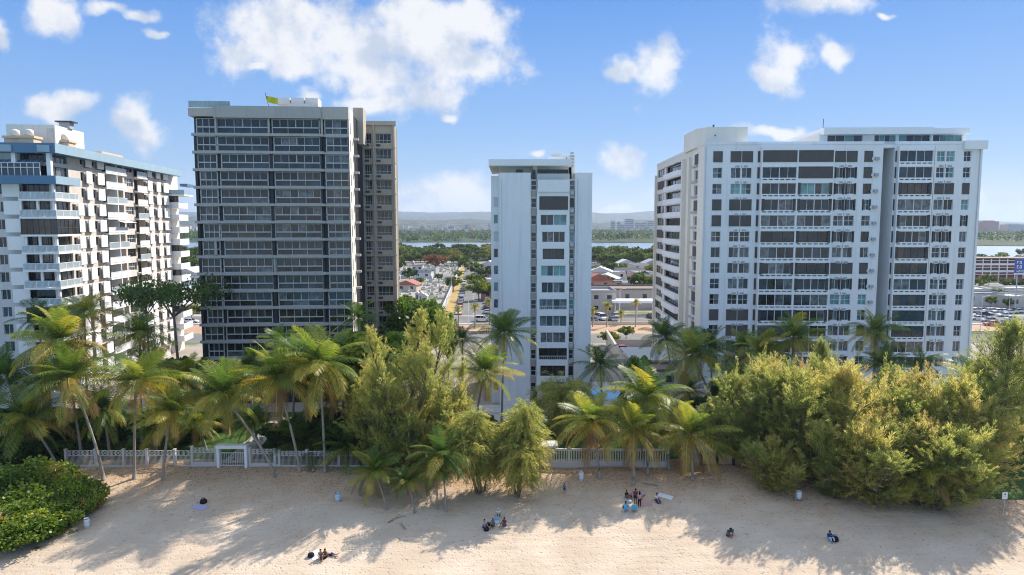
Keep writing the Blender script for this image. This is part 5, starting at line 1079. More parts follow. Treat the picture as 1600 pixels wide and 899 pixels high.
# ------------------------------------------------------------------ cars
def paint(name, c): 
    m, nt, out = _nt(name); b = N(nt, 'BsdfPrincipled'); b.inputs['Base Color'].default_value = (*c, 1); b.inputs['Roughness'].default_value = .35; b.inputs['Coat Weight'].default_value = .5; nt.links.new(b.outputs[0], out.inputs[0]); return m
CARC = {'white': (.72, .72, .72), 'silver': (.40, .41, .42), 'black': (.02, .02, .022), 'grey': (.12, .125, .13), 'red': (.42, .03, .02), 'blue': (.04, .09, .25), 'teal': (.03, .10, .12)}
CARM = {k: paint(k+'_car_paint', v) for k, v in CARC.items()}
tyre = mat('black_rubber', (.02, .02, .02), .9); lampm = mat('clear_lamp', (.6, .6, .58), .2, spec=.6)
def car_meshes(kind, pm):
    Lh, W2, Hh = (2.2, .88, 1.45) if kind == 'sedan' else ((2.35, .95, 1.8) if kind == 'suv' else (2.7, 1.0, 2.15))
    if kind == 'sedan': low = [(-Lh, .35), (-Lh, .75), (-Lh+.12, .9), (-1.5, .95), (1.0, .95), (Lh-.1, .75), (Lh, .6), (Lh, .35)]; cab = [(-1.65, .94), (-1.1, Hh-.04), (-.3, Hh), (.35, Hh-.05), (1.15, .94)]
    elif kind == 'suv': low = [(-Lh, .45), (-Lh, 1.05), (-Lh+.08, 1.1), (1.1, 1.1), (Lh-.1, .95), (Lh, .75), (Lh, .45)]; cab = [(-Lh+.05, 1.09), (-Lh+.3, Hh-.04), (-.4, Hh), (.4, Hh-.06), (1.15, 1.09)]
    else: low = [(-Lh, .45), (-Lh, 1.2), (1.6, 1.2), (Lh-.1, 1.0), (Lh, .75), (Lh, .45)]; cab = [(-Lh+.02, 1.19), (-Lh+.1, Hh-.05), (0, Hh), (1.1, Hh-.1), (1.75, 1.19)]
    b, g = MB(), MB()
    b.prism(low, -W2, W2, pm, lambda x, z, y: (x, y, z))
    k = len(cab); f0 = [(x, -W2*.97 if i in (0, k-1) else -W2*.80, z) for i, (x, z) in enumerate(cab)]; f1 = [(x, -y, z) for x, y, z in f0]
    for i in range(k-1): (b if 0 < i < k-2 else g).poly([f0[i], f0[i+1], f1[i+1], f1[i]], pm if 0 < i < k-2 else M['g_black'])
    for f in (f0, f1): g.poly(f, M['g_black'])
    for x in (-.35, .5): 
        for s in (-1, 1): b.box(x-.05, x+.05, s*W2*.9-.04, s*W2*.9+.04, .95, Hh-.15, pm)
    for s in (-1, 1): b.box(Lh-.06, Lh+.01, s*W2*.7-.15, s*W2*.7+.15, .62, .76, lampm)
    w = MB(); n = 12
    for yy in (-.1, .1): w.poly([(.32*math.cos(2*math.pi*i/n), yy, .32*math.sin(2*math.pi*i/n)) for i in range(n)], tyre)
    for i in range(n):
        a, c = 2*math.pi*i/n, 2*math.pi*(i+1)/n; w.poly([(.32*math.cos(a), -.1, .32*math.sin(a)), (.32*math.cos(c), -.1, .32*math.sin(c)), (.32*math.cos(c), .1, .32*math.sin(c)), (.32*math.cos(a), .1, .32*math.sin(a))], tyre)
    for yy in (-.105, .105): w.poly([(.18*math.cos(2*math.pi*i/8), yy, .18*math.sin(2*math.pi*i/8)) for i in range(8)], M['alu'])
    return b.mesh('body'), g.mesh('windows'), w.mesh('wheel'), (Lh*.62, W2*.93)
CARS = {}
def car(label, col, kind, loc, rz, group=None, name='parked_car'):
    if (col, kind) not in CARS: CARS[(col, kind)] = car_meshes(kind, CARM[col])
    b, g, w, (wx, wy) = CARS[(col, kind)]
    t = thing(name, label, 'car', (loc[0], loc[1], loc[2] if len(loc) > 2 else 1.0), rz, group)
    link('body', b, t); link('glazing', g, t)
    for x in (-wx, wx):
        for y in (-wy, wy): o = link('wheel', w, t); o.location = (x, y, .32)
    return t
H90 = math.pi/2
g8 = 'cars parked along the cemetery kerb'
kc = ['white', 'silver', 'white', 'red', 'black', 'white', 'grey', 'white', 'silver', 'black', 'white', 'grey', 'white']; kn = ['nearest the junction', 'second from the junction', 'third from the junction', 'fourth from the junction', 'fifth from the junction', 'sixth from the junction', 'seventh from the junction', 'eighth from the junction', 'ninth from the junction', 'tenth from the junction', 'eleventh from the junction', 'twelfth from the junction', 'thirteenth from the junction']
for i, y in enumerate([219, 225, 231.5, 238, 245, 252, 259, 266, 275, 286, 297, 310, 330]):
    car(f'{kc[i]} car parked {kn[i]} along the cemetery kerb', kc[i], 'suv' if i % 3 == 0 else 'sedan', (sx(y, .24), y, 1.0), -H90+.04, g8)
g9 = 'cars on the right side of the side street'
for i, (y, k, c, w) in enumerate([(222, .86, 'silver', 'nearest the junction'), (228, .93, 'black', 'second from the junction'), (234, .86, 'black', 'third from the junction'), (241, .92, 'grey', 'fourth from the junction'), (250, .9, 'white', 'fifth from the junction'), (300, .9, 'white', 'sixth from the junction'), (330, .9, 'black', 'farthest from the junction')]):
    car(f'{c} car on the right side of the side street, {w}', c, 'suv' if i % 2 else 'sedan', (sx(y, k), y, 1.0), H90+.04, g9)
car('lone silver car driving along the middle of the side street', 'silver', 'sedan', (sx(247, .62), 247, 1.0), H90, name='moving_car')
car('white car on the avenue at the mouth of the side street', 'white', 'suv', (-9, 204, 1.0), 0, name='moving_car')
car('white van parked before the grey flat roofed shop', 'white', 'van', (*flat(940, 500)[:2], 1.0), -H90+.3, name='parked_van')
for px, py, c, l in ((928, 503, 'black', 'black car beside the white van by the grey shop'), (957, 502, 'grey', 'grey car right of the white van'), (962, 496, 'silver', 'silver car behind the white van, before the canopy'), (1018, 497, 'black', 'dark car under the right end of the filling canopy')):
    car(l, c, 'sedan', flat(px, py), -H90+.2)
car('bright red car parked alone behind the low white wall', 'red', 'sedan', flat(974, 549), .1)
car('white car at the far corner of the blue banded block', 'white', 'sedan', flat(282, 512), .2); car('dark teal car beside the far corner of the blue banded block', 'teal', 'suv', flat(268, 524), .1)
gA = 'cars in the yard between the left towers'
for i, (px, py, c) in enumerate([(298, 505, 'white'), (306, 490, 'silver'), (294, 470, 'white'), (303, 462, 'white'), (297, 452, 'grey'), (306, 448, 'white')]):
    car(f'{c} car in the yard between the left towers, {["nearest", "second", "third", "fourth", "fifth", "farthest"][i]}', c, 'sedan', flat(px, py), rnd.uniform(-.2, .2), gA)
gB = 'cars beyond the right edge of the broad tower'
for i, (px, py, c, w) in enumerate([(1534, 487, 'blue', 'in the parking row, leftmost'), (1544, 488, 'white', 'in the parking row, second'), (1553, 488, 'silver', 'in the parking row, third'), (1562, 489, 'white', 'in the parking row, fourth'), (1556, 493, 'white', 'in front of the parking row'), (1585, 488, 'black', 'near the lamp posts'), (1594, 489, 'white', 'at the picture edge'), (1527, 500, 'white', 'driving on the near carriageway'), (1550, 509, 'red', 'on the avenue'), (1570, 508, 'grey', 'on the avenue, second'), (1596, 521, 'white', 'beside the dirt strip'), (1590, 475, 'black', 'before the long low white building'), (1557, 461, 'blue', 'far behind the low white roofs'), (1571, 489, 'silver', 'in the parking row, fifth'), (1579, 490, 'white', 'in the parking row, sixth'), (1526, 488, 'white', 'in the parking row beside the tower edge'), (1538, 494, 'black', 'in front of the parking row, left'), (1570, 495, 'white', 'in front of the parking row, right'), (1582, 501, 'white', 'on the near carriageway, right'), (1545, 503, 'silver', 'on the near carriageway, middle')]):
    car(f'{c} car {w}, right of the broad tower', c, 'sedan', flat(px, py), rnd.choice([0, .1, 3.1]), gB)
# ------------------------------------------------------------------ cemetery
M['tomb'] = mat('white_marble', (.52, .49, .46), .6, .12, .4); M['tomb2'] = mat('grey_tomb', (.42, .41, .40), .7, .15, .5); M['redroof'] = mat('red_roof', (.34, .12, .085), .7, .2, .3); M['brownroof'] = mat('brown_roof', (.22, .17, .14), .8, .2, .3); M['greyroof'] = mat('grey_flat_roof', (.34, .33, .33), .85, .15, .2); M['whiteroof'] = mat('white_coated_roof', (.50, .49, .47), .7, .1, .2); M['pinkwall'] = mat('salmon_wall', (.55, .28, .22), .8, .1, .3); M['creamw'] = mat('cream_house_wall', (.60, .52, .42), .8, .1, .3); M['bluewall'] = mat('blue_house_wall', (.18, .30, .42), .8, .1, .3); M['greenw'] = mat('green_house_wall', (.25, .35, .24), .8, .1, .3); M['brick'] = mat('brick_red_wall', (.36, .13, .10), .8, .15, .3)
def tomb_mesh(v):
    b = MB(); m = M['tomb'] if v != 1 else M['tomb2']
    b.box(-.65, .65, -1.3, 1.3, 0, .18, M['tomb2'] if v != 1 else M['tomb']); b.box(-.5, .5, -1.15, 1.1, .18, .75, m)
    if v == 0: b.box(-.5, .5, .85, 1.1, .75, 1.5, m); b.box(-.06, .06, .92, 1.02, 1.5, 2.3, m); b.box(-.3, .3, .92, 1.02, 1.9, 2.02, m)
    if v == 1: b.box(-.45, .45, .8, 1.05, .75, 1.7, m)
    if v == 2: b.box(-.9, .9, -1.2, 1.2, .2, 2.3, m); b.prism([(-1.05, 2.3), (1.05, 2.3), (0, 3.1)], -1.3, 1.3, m, lambda x, z, y: (x, y, z)); b.box(-.35, .35, -1.25, -1.19, .25, 1.9, M['dark'])
    if v == 3: b.box(-.4, .4, -.9, .9, .75, 1.0, m); b.box(-.05, .05, .9, 1.0, .75, 1.9, m); b.box(-.25, .25, .9, 1.0, 1.45, 1.55, m)
    return b.mesh('tomb')
TM = [tomb_mesh(v) for v in range(4)]
tg = 'tombs crowded in the walled cemetery'; cnt = 0
for row in range(27):
    y = 226+row*9.6
    for c in range(12):
        x = sx(y, -.14)-3.2-c*4.4-(row % 2)*1.3+rnd.uniform(-.6, .6); px = 800+x/(y+2)*FPX
        if not (604 < px < 735) or c in (5,) or cnt >= 230 or rnd.random() < .1: continue
        o = link('tomb', TM[rnd.choice([0, 0, 1, 1, 2, 3])]); o.location = (x, y+rnd.uniform(-1.5, 1.5), .96); o.rotation_euler = (0, 0, rnd.choice([0, H90, 0])+rnd.uniform(-.06, .06)); s = rnd.uniform(.75, 1.3); o.scale = (s, s, s*rnd.uniform(.8, 1.3))
        tag(o, 'small pale tomb among many alike in the walled cemetery', 'tomb', tg); cnt += 1
def wall_run(name, label, pts, h, th, m, cap=None):
    t = thing(name, label, 'wall', (pts[0][0], pts[0][1], .95)); b = MB(); cp = MB()
    for (x0, y0), (x1, y1) in zip(pts, pts[1:]):
        d = Vector((x1-x0, y1-y0, 0)); L_ = d.length; d.normalize(); n = Vector((-d.y, d.x, 0)); o = Vector((x0-pts[0][0], y0-pts[0][1], 0))
        tf = lambda u, v, z: tuple(o+d*u+n*v+Vector((0, 0, z)))
        b.box(0, L_, -th/2, th/2, 0, h, m, tf); cp.box(0, L_, -th/2-.06, th/2+.06, h+.003, h+.12, cap or m, tf)
    b.build('wall_body', t); cp.build('coping', t); return t
wall_run('cemetery_wall', 'long pale wall between the cemetery and the side street', [(sx(y, -.11), y) for y in (219, 300, 400, 500)], 2.6, .35, M['tomb'])
# ------------------------------------------------------------------ houses and shops
def house(name, label, loc, w, d, h, wm, rm, rz=0, pitched=False, nw=3, group=None, floors=1, cat='building', par=.5):
    t = thing(name, label, cat, (loc[0], loc[1], .95), rz, group)
    b = MB(); hs = []; fh = h/floors; q = front(-d/2)
    for f in range(floors):
        for k in range(nw): u = lerp(-w/2, w/2, (k+.5)/nw); ww = min(1.6, w/nw*.6)/2; hs.append((u-ww, u+ww, f*fh+fh*.35, f*fh+fh*.8))
    holes(b, q, -w/2, w/2, 0, h, hs, wm, .2)
    for x in (-w/2, w/2): b.poly([(x, -d/2, 0), (x, d/2, 0), (x, d/2, h), (x, -d/2, h)], wm)
    b.poly([(-w/2, d/2, 0), (w/2, d/2, 0), (w/2, d/2, h), (-w/2, d/2, h)], wm); b.build('wall', t)
    r = MB()
    if pitched: r.prism([(-w/2-.5, h), (w/2+.5, h), (0, h+w*.22)], -d/2-.5, d/2+.5, rm, lambda x, z, y: (x, y, z))
    else:
        r.poly([(-w/2, -d/2, h), (w/2, -d/2, h), (w/2, d/2, h), (-w/2, d/2, h)], rm)
        for a in ((-w/2-.05, w/2+.05, -d/2-.05, -d/2+.2), (-w/2-.05, w/2+.05, d/2-.2, d/2+.05), (-w/2-.05, -w/2+.2, -d/2+.2, d/2-.2), (w/2-.2, w/2+.05, -d/2+.2, d/2-.2)): r.box(*a, h+.003, h+par, rm)
    r.build('roof', t)
    for a in hs:
        f, g = window(q, *a, nu=1, depth=.18, mix=['g_dark', 'g_black', 'g_blue'], frame='frame'); o = f.build('window', t); g.build('pane', o)
    return t
p = flat(930, 492); house('shop', 'grey flat roofed two storey shop with dark windows right of the slim tower', (p.x-6, p.y+9, 0), 26, 14, 7.0, M['taupe'], M['greyroof'], 0, nw=6, floors=2, par=.8)
p = flat(985, 489); house('shop', 'low brown commercial hall behind the white filling canopy', (p.x+1, p.y+20, 0), 30, 16, 6.4, M['taupe'], M['brownroof'], 0, nw=5, par=.6)
def canopy():
    p = flat(992, 494); t = thing('filling_canopy', 'white flat canopy on columns before the brown commercial hall', 'canopy', (p.x, p.y+4, 1.0))
    r = MB(); r.box(-7, 9, -3, 4, 4.0, 4.7, M['white2']); r.build('roof', t)
    for x in (-6, 1, 8):
        c = MB(); c.tube([(x, -2, 0), (x, -2, 4.0)], .16, M['white2']); c.build('column', t)
canopy()
def polething(name, label, cat, loc, h, r, m, head=None):
    t = thing(name, label, cat, loc); b = MB(); b.tube([(0, 0, 0), (0, 0, h)], [r, r*.6], m); b.build('pole', t)
    if head: head(t)
    return t
def lamp_head(h, out): 
    def f(t):
        b = MB(); b.tube([(0, 0, h-.1), (out*.5, 0, h+.3), (out, 0, h+.35)], .06, M['alu'], 6); b.build('arm', t); c = MB(); c.box(out-.1, out+.6, -.15, .15, h+.28, h+.42, M['alu']); c.build('lamp', t)
    return f
for i, (px, py, h, o) in enumerate([(698, 517, 9, 1.5), (732, 517, 8.5, -1.5), (767, 519, 9, -1.5), (705, 458, 9, 1.5), (733, 440, 9, -1.5), (1532, 515, 9, 1.5), (1575, 512, 9, -1.5), (968, 506, 10, 1.2)]):
    p = flat(px, py); polething('street_lamp', 'grey street lamp '+['left of the side street mouth', 'in the side street mouth', 'right of the side street mouth beside the slim tower', 'by the cemetery wall midway', 'far along the side street', 'at the right edge of the broad tower', 'farther right on the avenue', 'white pole before the shops'][i], 'street lamp', p, h, .09, M['alu'] if i < 7 else M['white2'], lamp_head(h, o))
# small houses of the neighbourhood
cols = [('white', 'tomb'), ('cream', 'creamw'), ('salmon', 'pinkwall'), ('pale blue', 'bluewall'), ('pale green', 'greenw'), ('grey', 'bgrey')]; rfs = [('white', 'whiteroof'), ('grey', 'greyroof'), ('red', 'redroof'), ('brown', 'brownroof')]
HS = [(932, 456, 2, 2), (950, 447, 0, 0), (972, 452, 1, 1), (992, 455, 0, 0), (1012, 450, 4, 0), (1024, 442, 5, 1), (940, 438, 0, 0), (962, 436, 1, 0), (985, 433, 0, 1), (1006, 436, 2, 0), (930, 425, 5, 1), (955, 424, 0, 0), (978, 421, 0, 0), (1001, 424, 1, 0), (1020, 422, 3, 1), (946, 416, 0, 0), (985, 414, 0, 0), (1014, 413, 1, 1), (776, 470, 2, 1), (778, 455, 0, 0), (772, 440, 1, 1), (766, 428, 0, 0), (651, 424, 5, 1), (672, 430, 0, 0), (637, 456, 1, 2), (660, 436, 5, 1), (625, 436, 0, 0), (292, 440, 0, 0), (304, 432, 1, 0), (298, 448, 5, 1), (1530, 470, 0, 0), (1552, 468, 0, 0), (1576, 470, 0, 0), (1598, 468, 0, 0), (1540, 478, 5, 1), (1588, 480, 0, 0)]
for i, (px, py, c, r) in enumerate(HS):
    p = flat(px, py); dist = 'nearest' if py > 445 else ('mid distance' if py > 425 else 'far')
    where = 'near the slim tower' if 900 < px < 1040 else ('beside the side street' if 745 < px < 775 else ('by the cemetery' if 600 < px < 745 else ('between left towers' if px < 320 else 'past the broad tower')))
    nth = sum(1 for q in HS[:i] if (900 < q[0] < 1040) == (900 < px < 1040) and abs(q[0]-px) < 400)
    beside = ['behind the grey shop', 'among the nearest roofs', 'behind the brown hall', 'next to a round tree', 'before the mangrove trees', 'at a row end', 'under dark trees', 'with a bare yard', 'beside a yellow bush', 'half hidden by leaves', 'in back row', 'behind two pale roofs', 'by the wood edge', 'wide and low', 'at the tower edge', 'on a side lane', 'near the water', 'set back'][nth % 18]
    house('small_house', f'{dist} {cols[c][0]} house with {rfs[r][0]} roof {where}, {beside}', (p.x, p.y+5, 0), rnd.uniform(9, 15)*(.65 if 'cemetery' in where else 1), rnd.uniform(8, 13)*(.65 if 'cemetery' in where else 1), rnd.uniform(3.2, 5.2)*(.7 if 'cemetery' in where else 1), M[cols[c][1]], M[rfs[r][1]], rnd.uniform(-.25, .25), r == 2 or rnd.random() < .15, 2, 'small houses behind the avenue')
# red and white row building and the billboard at the right edge
def rowblock():
    p = flat(1562, 441); t = thing('row_building', 'long red and white gallery building at the right picture edge behind the low roofs', 'building', (p.x, p.y+8, .95)); b = MB(); w = 60; h = 11.5
    b.box(-w/2, w/2, 0, 10, 0, h, M['brick']); b.build('wall', t)
    for z in (1.0, 4.6, 8.2):
        g = MB(); g.box(-w/2, w/2, -1.6, -.003, z+2.35, z+2.6, M['white2']); g.box(-w/2, w/2, -1.62, -1.5, z-.9+.9, z+1.0, M['white2'] if z > 2 else M['brick']); g.build('gallery', t)
    for k in range(15):
        c = MB(); c.box(-w/2+k*4.2, -w/2+k*4.2+.4, -1.75, -1.4, 0, h+.5, M['white2']); c.build('column', t)
    r = MB(); r.box(-w/2-.5, w/2+.5, -1.8, 10.5, h+.003, h+.5, M['brownroof']); r.build('roof', t)
    for z in (1.4, 5.0, 8.6):
        for k in range(14): d = MB(); d.box(-w/2+k*4.2+1.2, -w/2+k*4.2+2.8, -.08, -.004, z-.3, z+1.7, M['g_black']); d.build('window', t) if z > 2 or k % 2 == 0 else d.build('door', t)
rowblock()
def billboard():
    Y = 236; c = P(1606, 416, Y); t = thing('billboard', 'blue billboard with three lines of white lettering at the right picture edge', 'billboard', (c.x, Y, 1.0))
    w, h = 8.6, 5.0; zc = c.z-1.0; bl = paint('blue_panel', (.03, .09, .36)); b = MB(); b.box(-w/2, w/2, 0, .4, zc-h/2, zc+h/2, bl); b.build('panel', t)
    for x in (-3, 3): q = MB(); q.tube([(x, .6, 0), (x, .6, zc+h/2-.3)], .2, M['vent']); q.build('post', t)
    fr = MB(); fr.box(-w/2-.1, w/2+.1, -.03, .42, zc-h/2-.35, zc-h/2-.003, M['white2']); fr.build('frame', t)
    wm = M['white2']; lt = MB()
    def stroke(x0, z0, x1, z1): lt.box(x0, x1, -.06, -.004, z0, z1, wm)
    def glyph(x, z, k, s=1.0):
        u, v = .5*s, .8*s; T = .14*s
        if 't' in k: stroke(x, z+v-T, x+u, z+v)
        if 'm' in k: stroke(x, z+v/2-T/2, x+u, z+v/2+T/2)
        if 'b' in k: stroke(x, z, x+u, z+T)
        if 'l' in k: stroke(x, z+T, x+T, z+v-T)
        if 'r' in k: stroke(x+u-T, z+T, x+u, z+v-T)
    for row, (z, s, ks) in enumerate([(1.0, 1.25, ['tl', 'tblr', ' ', 'lmr', 'tblr', 'lb', 'tml', 'tbmr']), (-.5, 1.35, ['tlb', 'tblr', ' ', 'tbmr', 'tblr', ' ', 'lmr', 'tlr']), (-1.85, .95, ['lmr', 'tblr', 'tml', 'tbl', 'lb', 'tbmr'])]):
        x = -w/2+.5
        for k in ks: glyph(x, zc+z-.3, k, s); x += .75*s
    lt.build('lettering', t)
billboard()
wall_run('low_wall', 'low white wall in front of the red car', [(flat(958, 541).x, flat(958, 541).y), (flat(1040, 541).x, flat(1040, 541).y)], 1.6, .3, M['tomb'])
wall_run('low_wall', 'pale low wall along the far side of the dirt strip, right of the slim tower', [(8, 197.2), (60, 197.2)], .7, .3, M['creamw'])
wall_run('low_wall', 'pale low wall along the dirt strip at the street mouth', [(-40, 180.4), (5, 180.4)], .7, .3, M['creamw'])
wall_run('low_wall', 'pale low wall along the dirt strip right of the broad tower', [(120, 180.4), (190, 180.4)], .7, .3, M['creamw'])
# pool, deck, pool house, parking canopy, ramp
sheet('pool_deck', [(12.6, 104), (26, 104), (26, 124), (12.6, 124)], 1.06, M['paving'])
mp_, np2, op2 = _nt('pool_water'); b_ = N(np2, 'BsdfPrincipled'); b_.inputs['Base Color'].default_value = (.12, .42, .62, 1); b_.inputs['Roughness'].default_value = .1; np2.links.new(b_.outputs[0], op2.inputs[0])
sheet('swimming_pool', [(13.6, 111.5), (23, 111.5), (23, 119.5), (13.6, 119.5)], 1.09, mp_)
p = flat(1025, 606); house('pool_house', 'low pool house with a dark flat roof left of the broad tower', (p.x-.5, p.y+3, 0), 8.5, 7, 3.0, M['creamw'], M['brownroof'], 0, nw=3)
def shade():
    p = flat(1028, 588); t = thing('parking_canopy', 'pale flat parking canopy behind the pool house', 'canopy', (p.x, p.y+6, 1.0)); r = MB(); r.box(-5, 5, -5, 9, 2.7, 2.95, M['whiteroof']); r.build('roof', t)
    for x in (-4.6, 4.6):
        for y in (-4.6, 8.6): c = MB(); c.tube([(x, y, 0), (x, y, 2.7)], .1, M['alu']); c.build('column', t)
shade()
def ramp():
    a, b = flat(948, 540), flat(988, 588); t = thing('driveway_wall', 'beige retaining wall running diagonally beside the pool', 'wall', (b.x, b.y, 1.0)); d = Vector((a.x-b.x, a.y-b.y, 0)); L_ = d.length; d.normalize(); n = Vector((-d.y, d.x, 0)); w = MB()
    w.prism([(0, 0), (L_, 0), (L_, 3.6), (0, .9)], -.2, .2, M['creamw'], lambda u, z, v: tuple(d*u+n*v+Vector((0, 0, z)))); w.build('wall_body', t); c = MB(); c.prism([(0, .903), (L_, 3.603), (L_, 3.75), (0, 1.05)], -.28, .28, M['paving'], lambda u, z, v: tuple(d*u+n*v+Vector((0, 0, z)))); c.build('coping', t)
ramp()
# ------------------------------------------------------------------ trees of the flat land
FT = [broad_parts(70+i, 8, 4.4, M['farleaf'], .50, 34, 46, .85, b_, .30) for i, b_ in enumerate((.40, .55, .72, .28))]; FTO = broad_parts(75, 8, 4.6, leafmat('flame_tree', [(0, (.10, .05, .02)), (.5, (.28, .13, .06)), (1, (.40, .22, .10))], .25), .5, 34, 46, .8, .5, .3)
gt = 'trees of the wood before the lagoon'; k = 0
def ftree(label, loc, v, s, group, name='tree'):
    me = FT[v] if v >= 0 else FTO
    return put(name, label, 'tree', loc, rnd.uniform(0, 6.28), (('trunk', me[0]), ('crown', me[1])), (s*rnd.uniform(.85, 1.25), s*rnd.uniform(.85, 1.25), s), group)
kinds = ['mid green', 'bright green', 'yellow green', 'dark green']
for (a, b, n, y0, y1) in ((585, 790, 76, 398, 416), (900, 1050, 56, 399, 419), (280, 318, 14, 402, 432), (1510, 1640, 26, 405, 419)):
    for i in range(n):
        px = lerp(a, b, (i+rnd.random())/n); py = rnd.uniform(y0, y1); v = rnd.choice([0, 0, 1, 1, 2, 3]); p = flat(px, py)
        where = 'behind the cemetery' if a == 585 else ('right of the slim tower' if a == 900 else ('between the left towers' if a == 280 else 'before the lagoon at the right edge'))
        ftree(f'{kinds[v]} tree in the dense wood {where}', p, v, rnd.uniform(.9, 1.5) if a != 1510 else rnd.uniform(.5, .9), gt+', '+where)
ftree('rust coloured tree in the wood behind the cemetery', flat(680, 424), -1, 1.35, None)
near = [(727, 424, 1, .9, 'bright tree at the far end of the side street'), (716, 436, 2, .6, 'small tree on the left kerb near the far end'), (655, 448, 1, .55, 'small green tree between the tombs'), (685, 440, 0, .5, 'little tree between the tombs near the wall'), (1545, 446, 1, .7, 'tree before the gallery building, left'), (1590, 455, 3, .7, 'dark tree before the gallery building, right'), (1560, 472, 0, .6, 'tree between the pale roofs at the right'), (1022, 470, 1, .7, 'tree at the canopy end beside the broad tower'), (960, 462, 2, .6, 'small yellow tree behind the grey shop'), (748, 470, 2, 1.05, 'round yellow green tree on the right kerb of the side street'), (744, 452, 1, .9, 'bright tree behind the round one on the right kerb'), (709, 455, 1, .8, 'bushy tree on the left kerb of the side street'), (742, 432, 0, 1.0, 'green tree far along the right kerb'), (758, 440, 3, 1.0, 'dark tree beside the houses of the side street'), (640, 440, 3, .9, 'round dark tree inside the cemetery'), (625, 425, 0, 1.0, 'green tree at the left end of the cemetery'), (632, 496, 1, .9, 'bright tree near the beige wing of the dark tower'), (620, 512, 0, 1.0, 'green tree beside the beige wing of the dark tower'), (662, 512, 3, .8, 'dark tree at the near corner of the cemetery'), (682, 520, 0, .7, 'small green tree before the cemetery wall'),
        (1000, 462, 0, 1.1, 'broad green tree behind the brown hall'), (1016, 460, 2, 1.0, 'yellow green tree at the left edge of the broad tower'), (945, 452, 0, .8, 'green tree behind the grey shop'), (938, 436, 2, .9, 'yellow tree among the small houses'), (952, 430, 3, 1.1, 'dark tree among the small houses'), (1002, 440, 3, .7, 'dark tree over a pale roof'), (1018, 432, 2, .9, 'yellow bush like tree over the far roofs'), (970, 428, 1, .8, 'bright tree over the far roofs'), (930, 432, 1, .8, 'bright tree at the edge of the slim tower'),
        (978, 530, 1, .42, 'small flat crowned tree leaning on the dirt strip'), (952, 540, 2, .45, 'light green bush at the head of the beige wall'), (300, 500, 2, .6, 'yellow bush between the left towers'), (1575, 482, 3, .45, 'small dark tree by the parking row at the right edge'), (1548, 480, 1, .5, 'small bright tree by the parking row at the right edge'), (1595, 402, 3, 1.0, 'dark tree beside the blue billboard'), (1530, 452, 1, .6, 'small tree before the gallery building'), (1572, 452, 0, .6, 'second small tree before the gallery building')]
for px, py, v, s, l in near: ftree(l, flat(px, py), v, s, None)
def street_palm(label, px, py, top, v=5):
    b = flat(px, py); c = P(px, top, b.y); t = thing('palm_tree', label, 'palm tree', b, 0, 'thin palms along the avenue'); m = MB(); h = c.z-b.z; m.tube([(0, 0, 0), (.1, 0, h*.5), (0, 0, h)], [.2, .15, .13], M['trunk'], 6); m.build('trunk', t)
    o = link('crown', PC[v], t); o.location = (0, 0, h); o.scale = (.42, .42, .42); o.rotation_euler = (0, 0, rnd.uniform(0, 6))
for px, py, top, l in ((716, 512, 484, 'thin palm on the left kerb of the side street mouth'), (742, 514, 480, 'thin palm right of centre in the side street mouth'), (765, 508, 472, 'thin palm against the left edge of the slim tower'), (926, 511, 486, 'thin palm nearest the right edge of the slim tower'), (948, 511, 478, 'thin palm before the white van'), (970, 507, 490, 'short thin palm before the filling canopy'), (993, 511, 473, 'thin palm before the middle of the filling canopy')): street_palm(l, px, py, top, 2 if px > 900 else 4)
# the far shore: a wood seen as one mass, and a far town
def far_wood():
    g = np.random.default_rng(5); C = []; n = 2600
    X = g.uniform(-1500, 1900, n*3); Y = 1130+g.uniform(0, 1, n*3)**1.3*1500
    pxs = 800+X/Y*FPX; ok = (pxs > -250) & (pxs < 1850) & (Y > np.interp(X, [-400, 100, 400, 700, 2500], [1125, 1125, 1035, 925, 1015])); X, Y = X[ok][:n], Y[ok][:n]
    V = []; T = []
    for x, y in zip(X, Y):
        h, r = g.uniform(9, 17), g.uniform(6, 11); k = 26; u = nrm(g.normal(0, 1, (k, 3))); u[:, 2] = np.abs(u[:, 2])
        c = np.array([x, y, 1+h*.25])+u*np.array([r, r, h*.75])*g.uniform(.6, 1, (k, 1)); V.append(leaf_quads(g, c, 2.6, .8)); T.append(np.full(k, g.normal(.42, .16))+g.normal(0, .06, k))
    return tag(link('far_wood', qmesh('far_wood', np.concatenate(V), np.concatenate(T), M['farleaf'])), kind='stuff')
far_wood()
def far_town():
    b = MB(); ms = [M['tomb'], M['creamw'], M['pinkwall'], M['bgrey'], M['whiteroof']]
    for i in range(520):
        y = rnd.uniform(2300, 4300); px = rnd.choice([rnd.uniform(285, 320), rnd.uniform(600, 780), rnd.uniform(600, 780), rnd.uniform(910, 1040), rnd.uniform(1500, 1640)]); x = (px-800)/FPX*y; w = rnd.uniform(6, 16); h = rnd.choice([5, 7, 9, 12, 22]); zb = 1+max(0, (y-3000)/1200*18)
        b.box(x-w/2, x+w/2, y, y+w, zb-14, zb+h, rnd.choice(ms))
    return tag(b.build('far_town'), kind='stuff')
far_town()
M['farwall'] = mat('far_office_wall', (.38, .36, .38), .8, .1, .05)
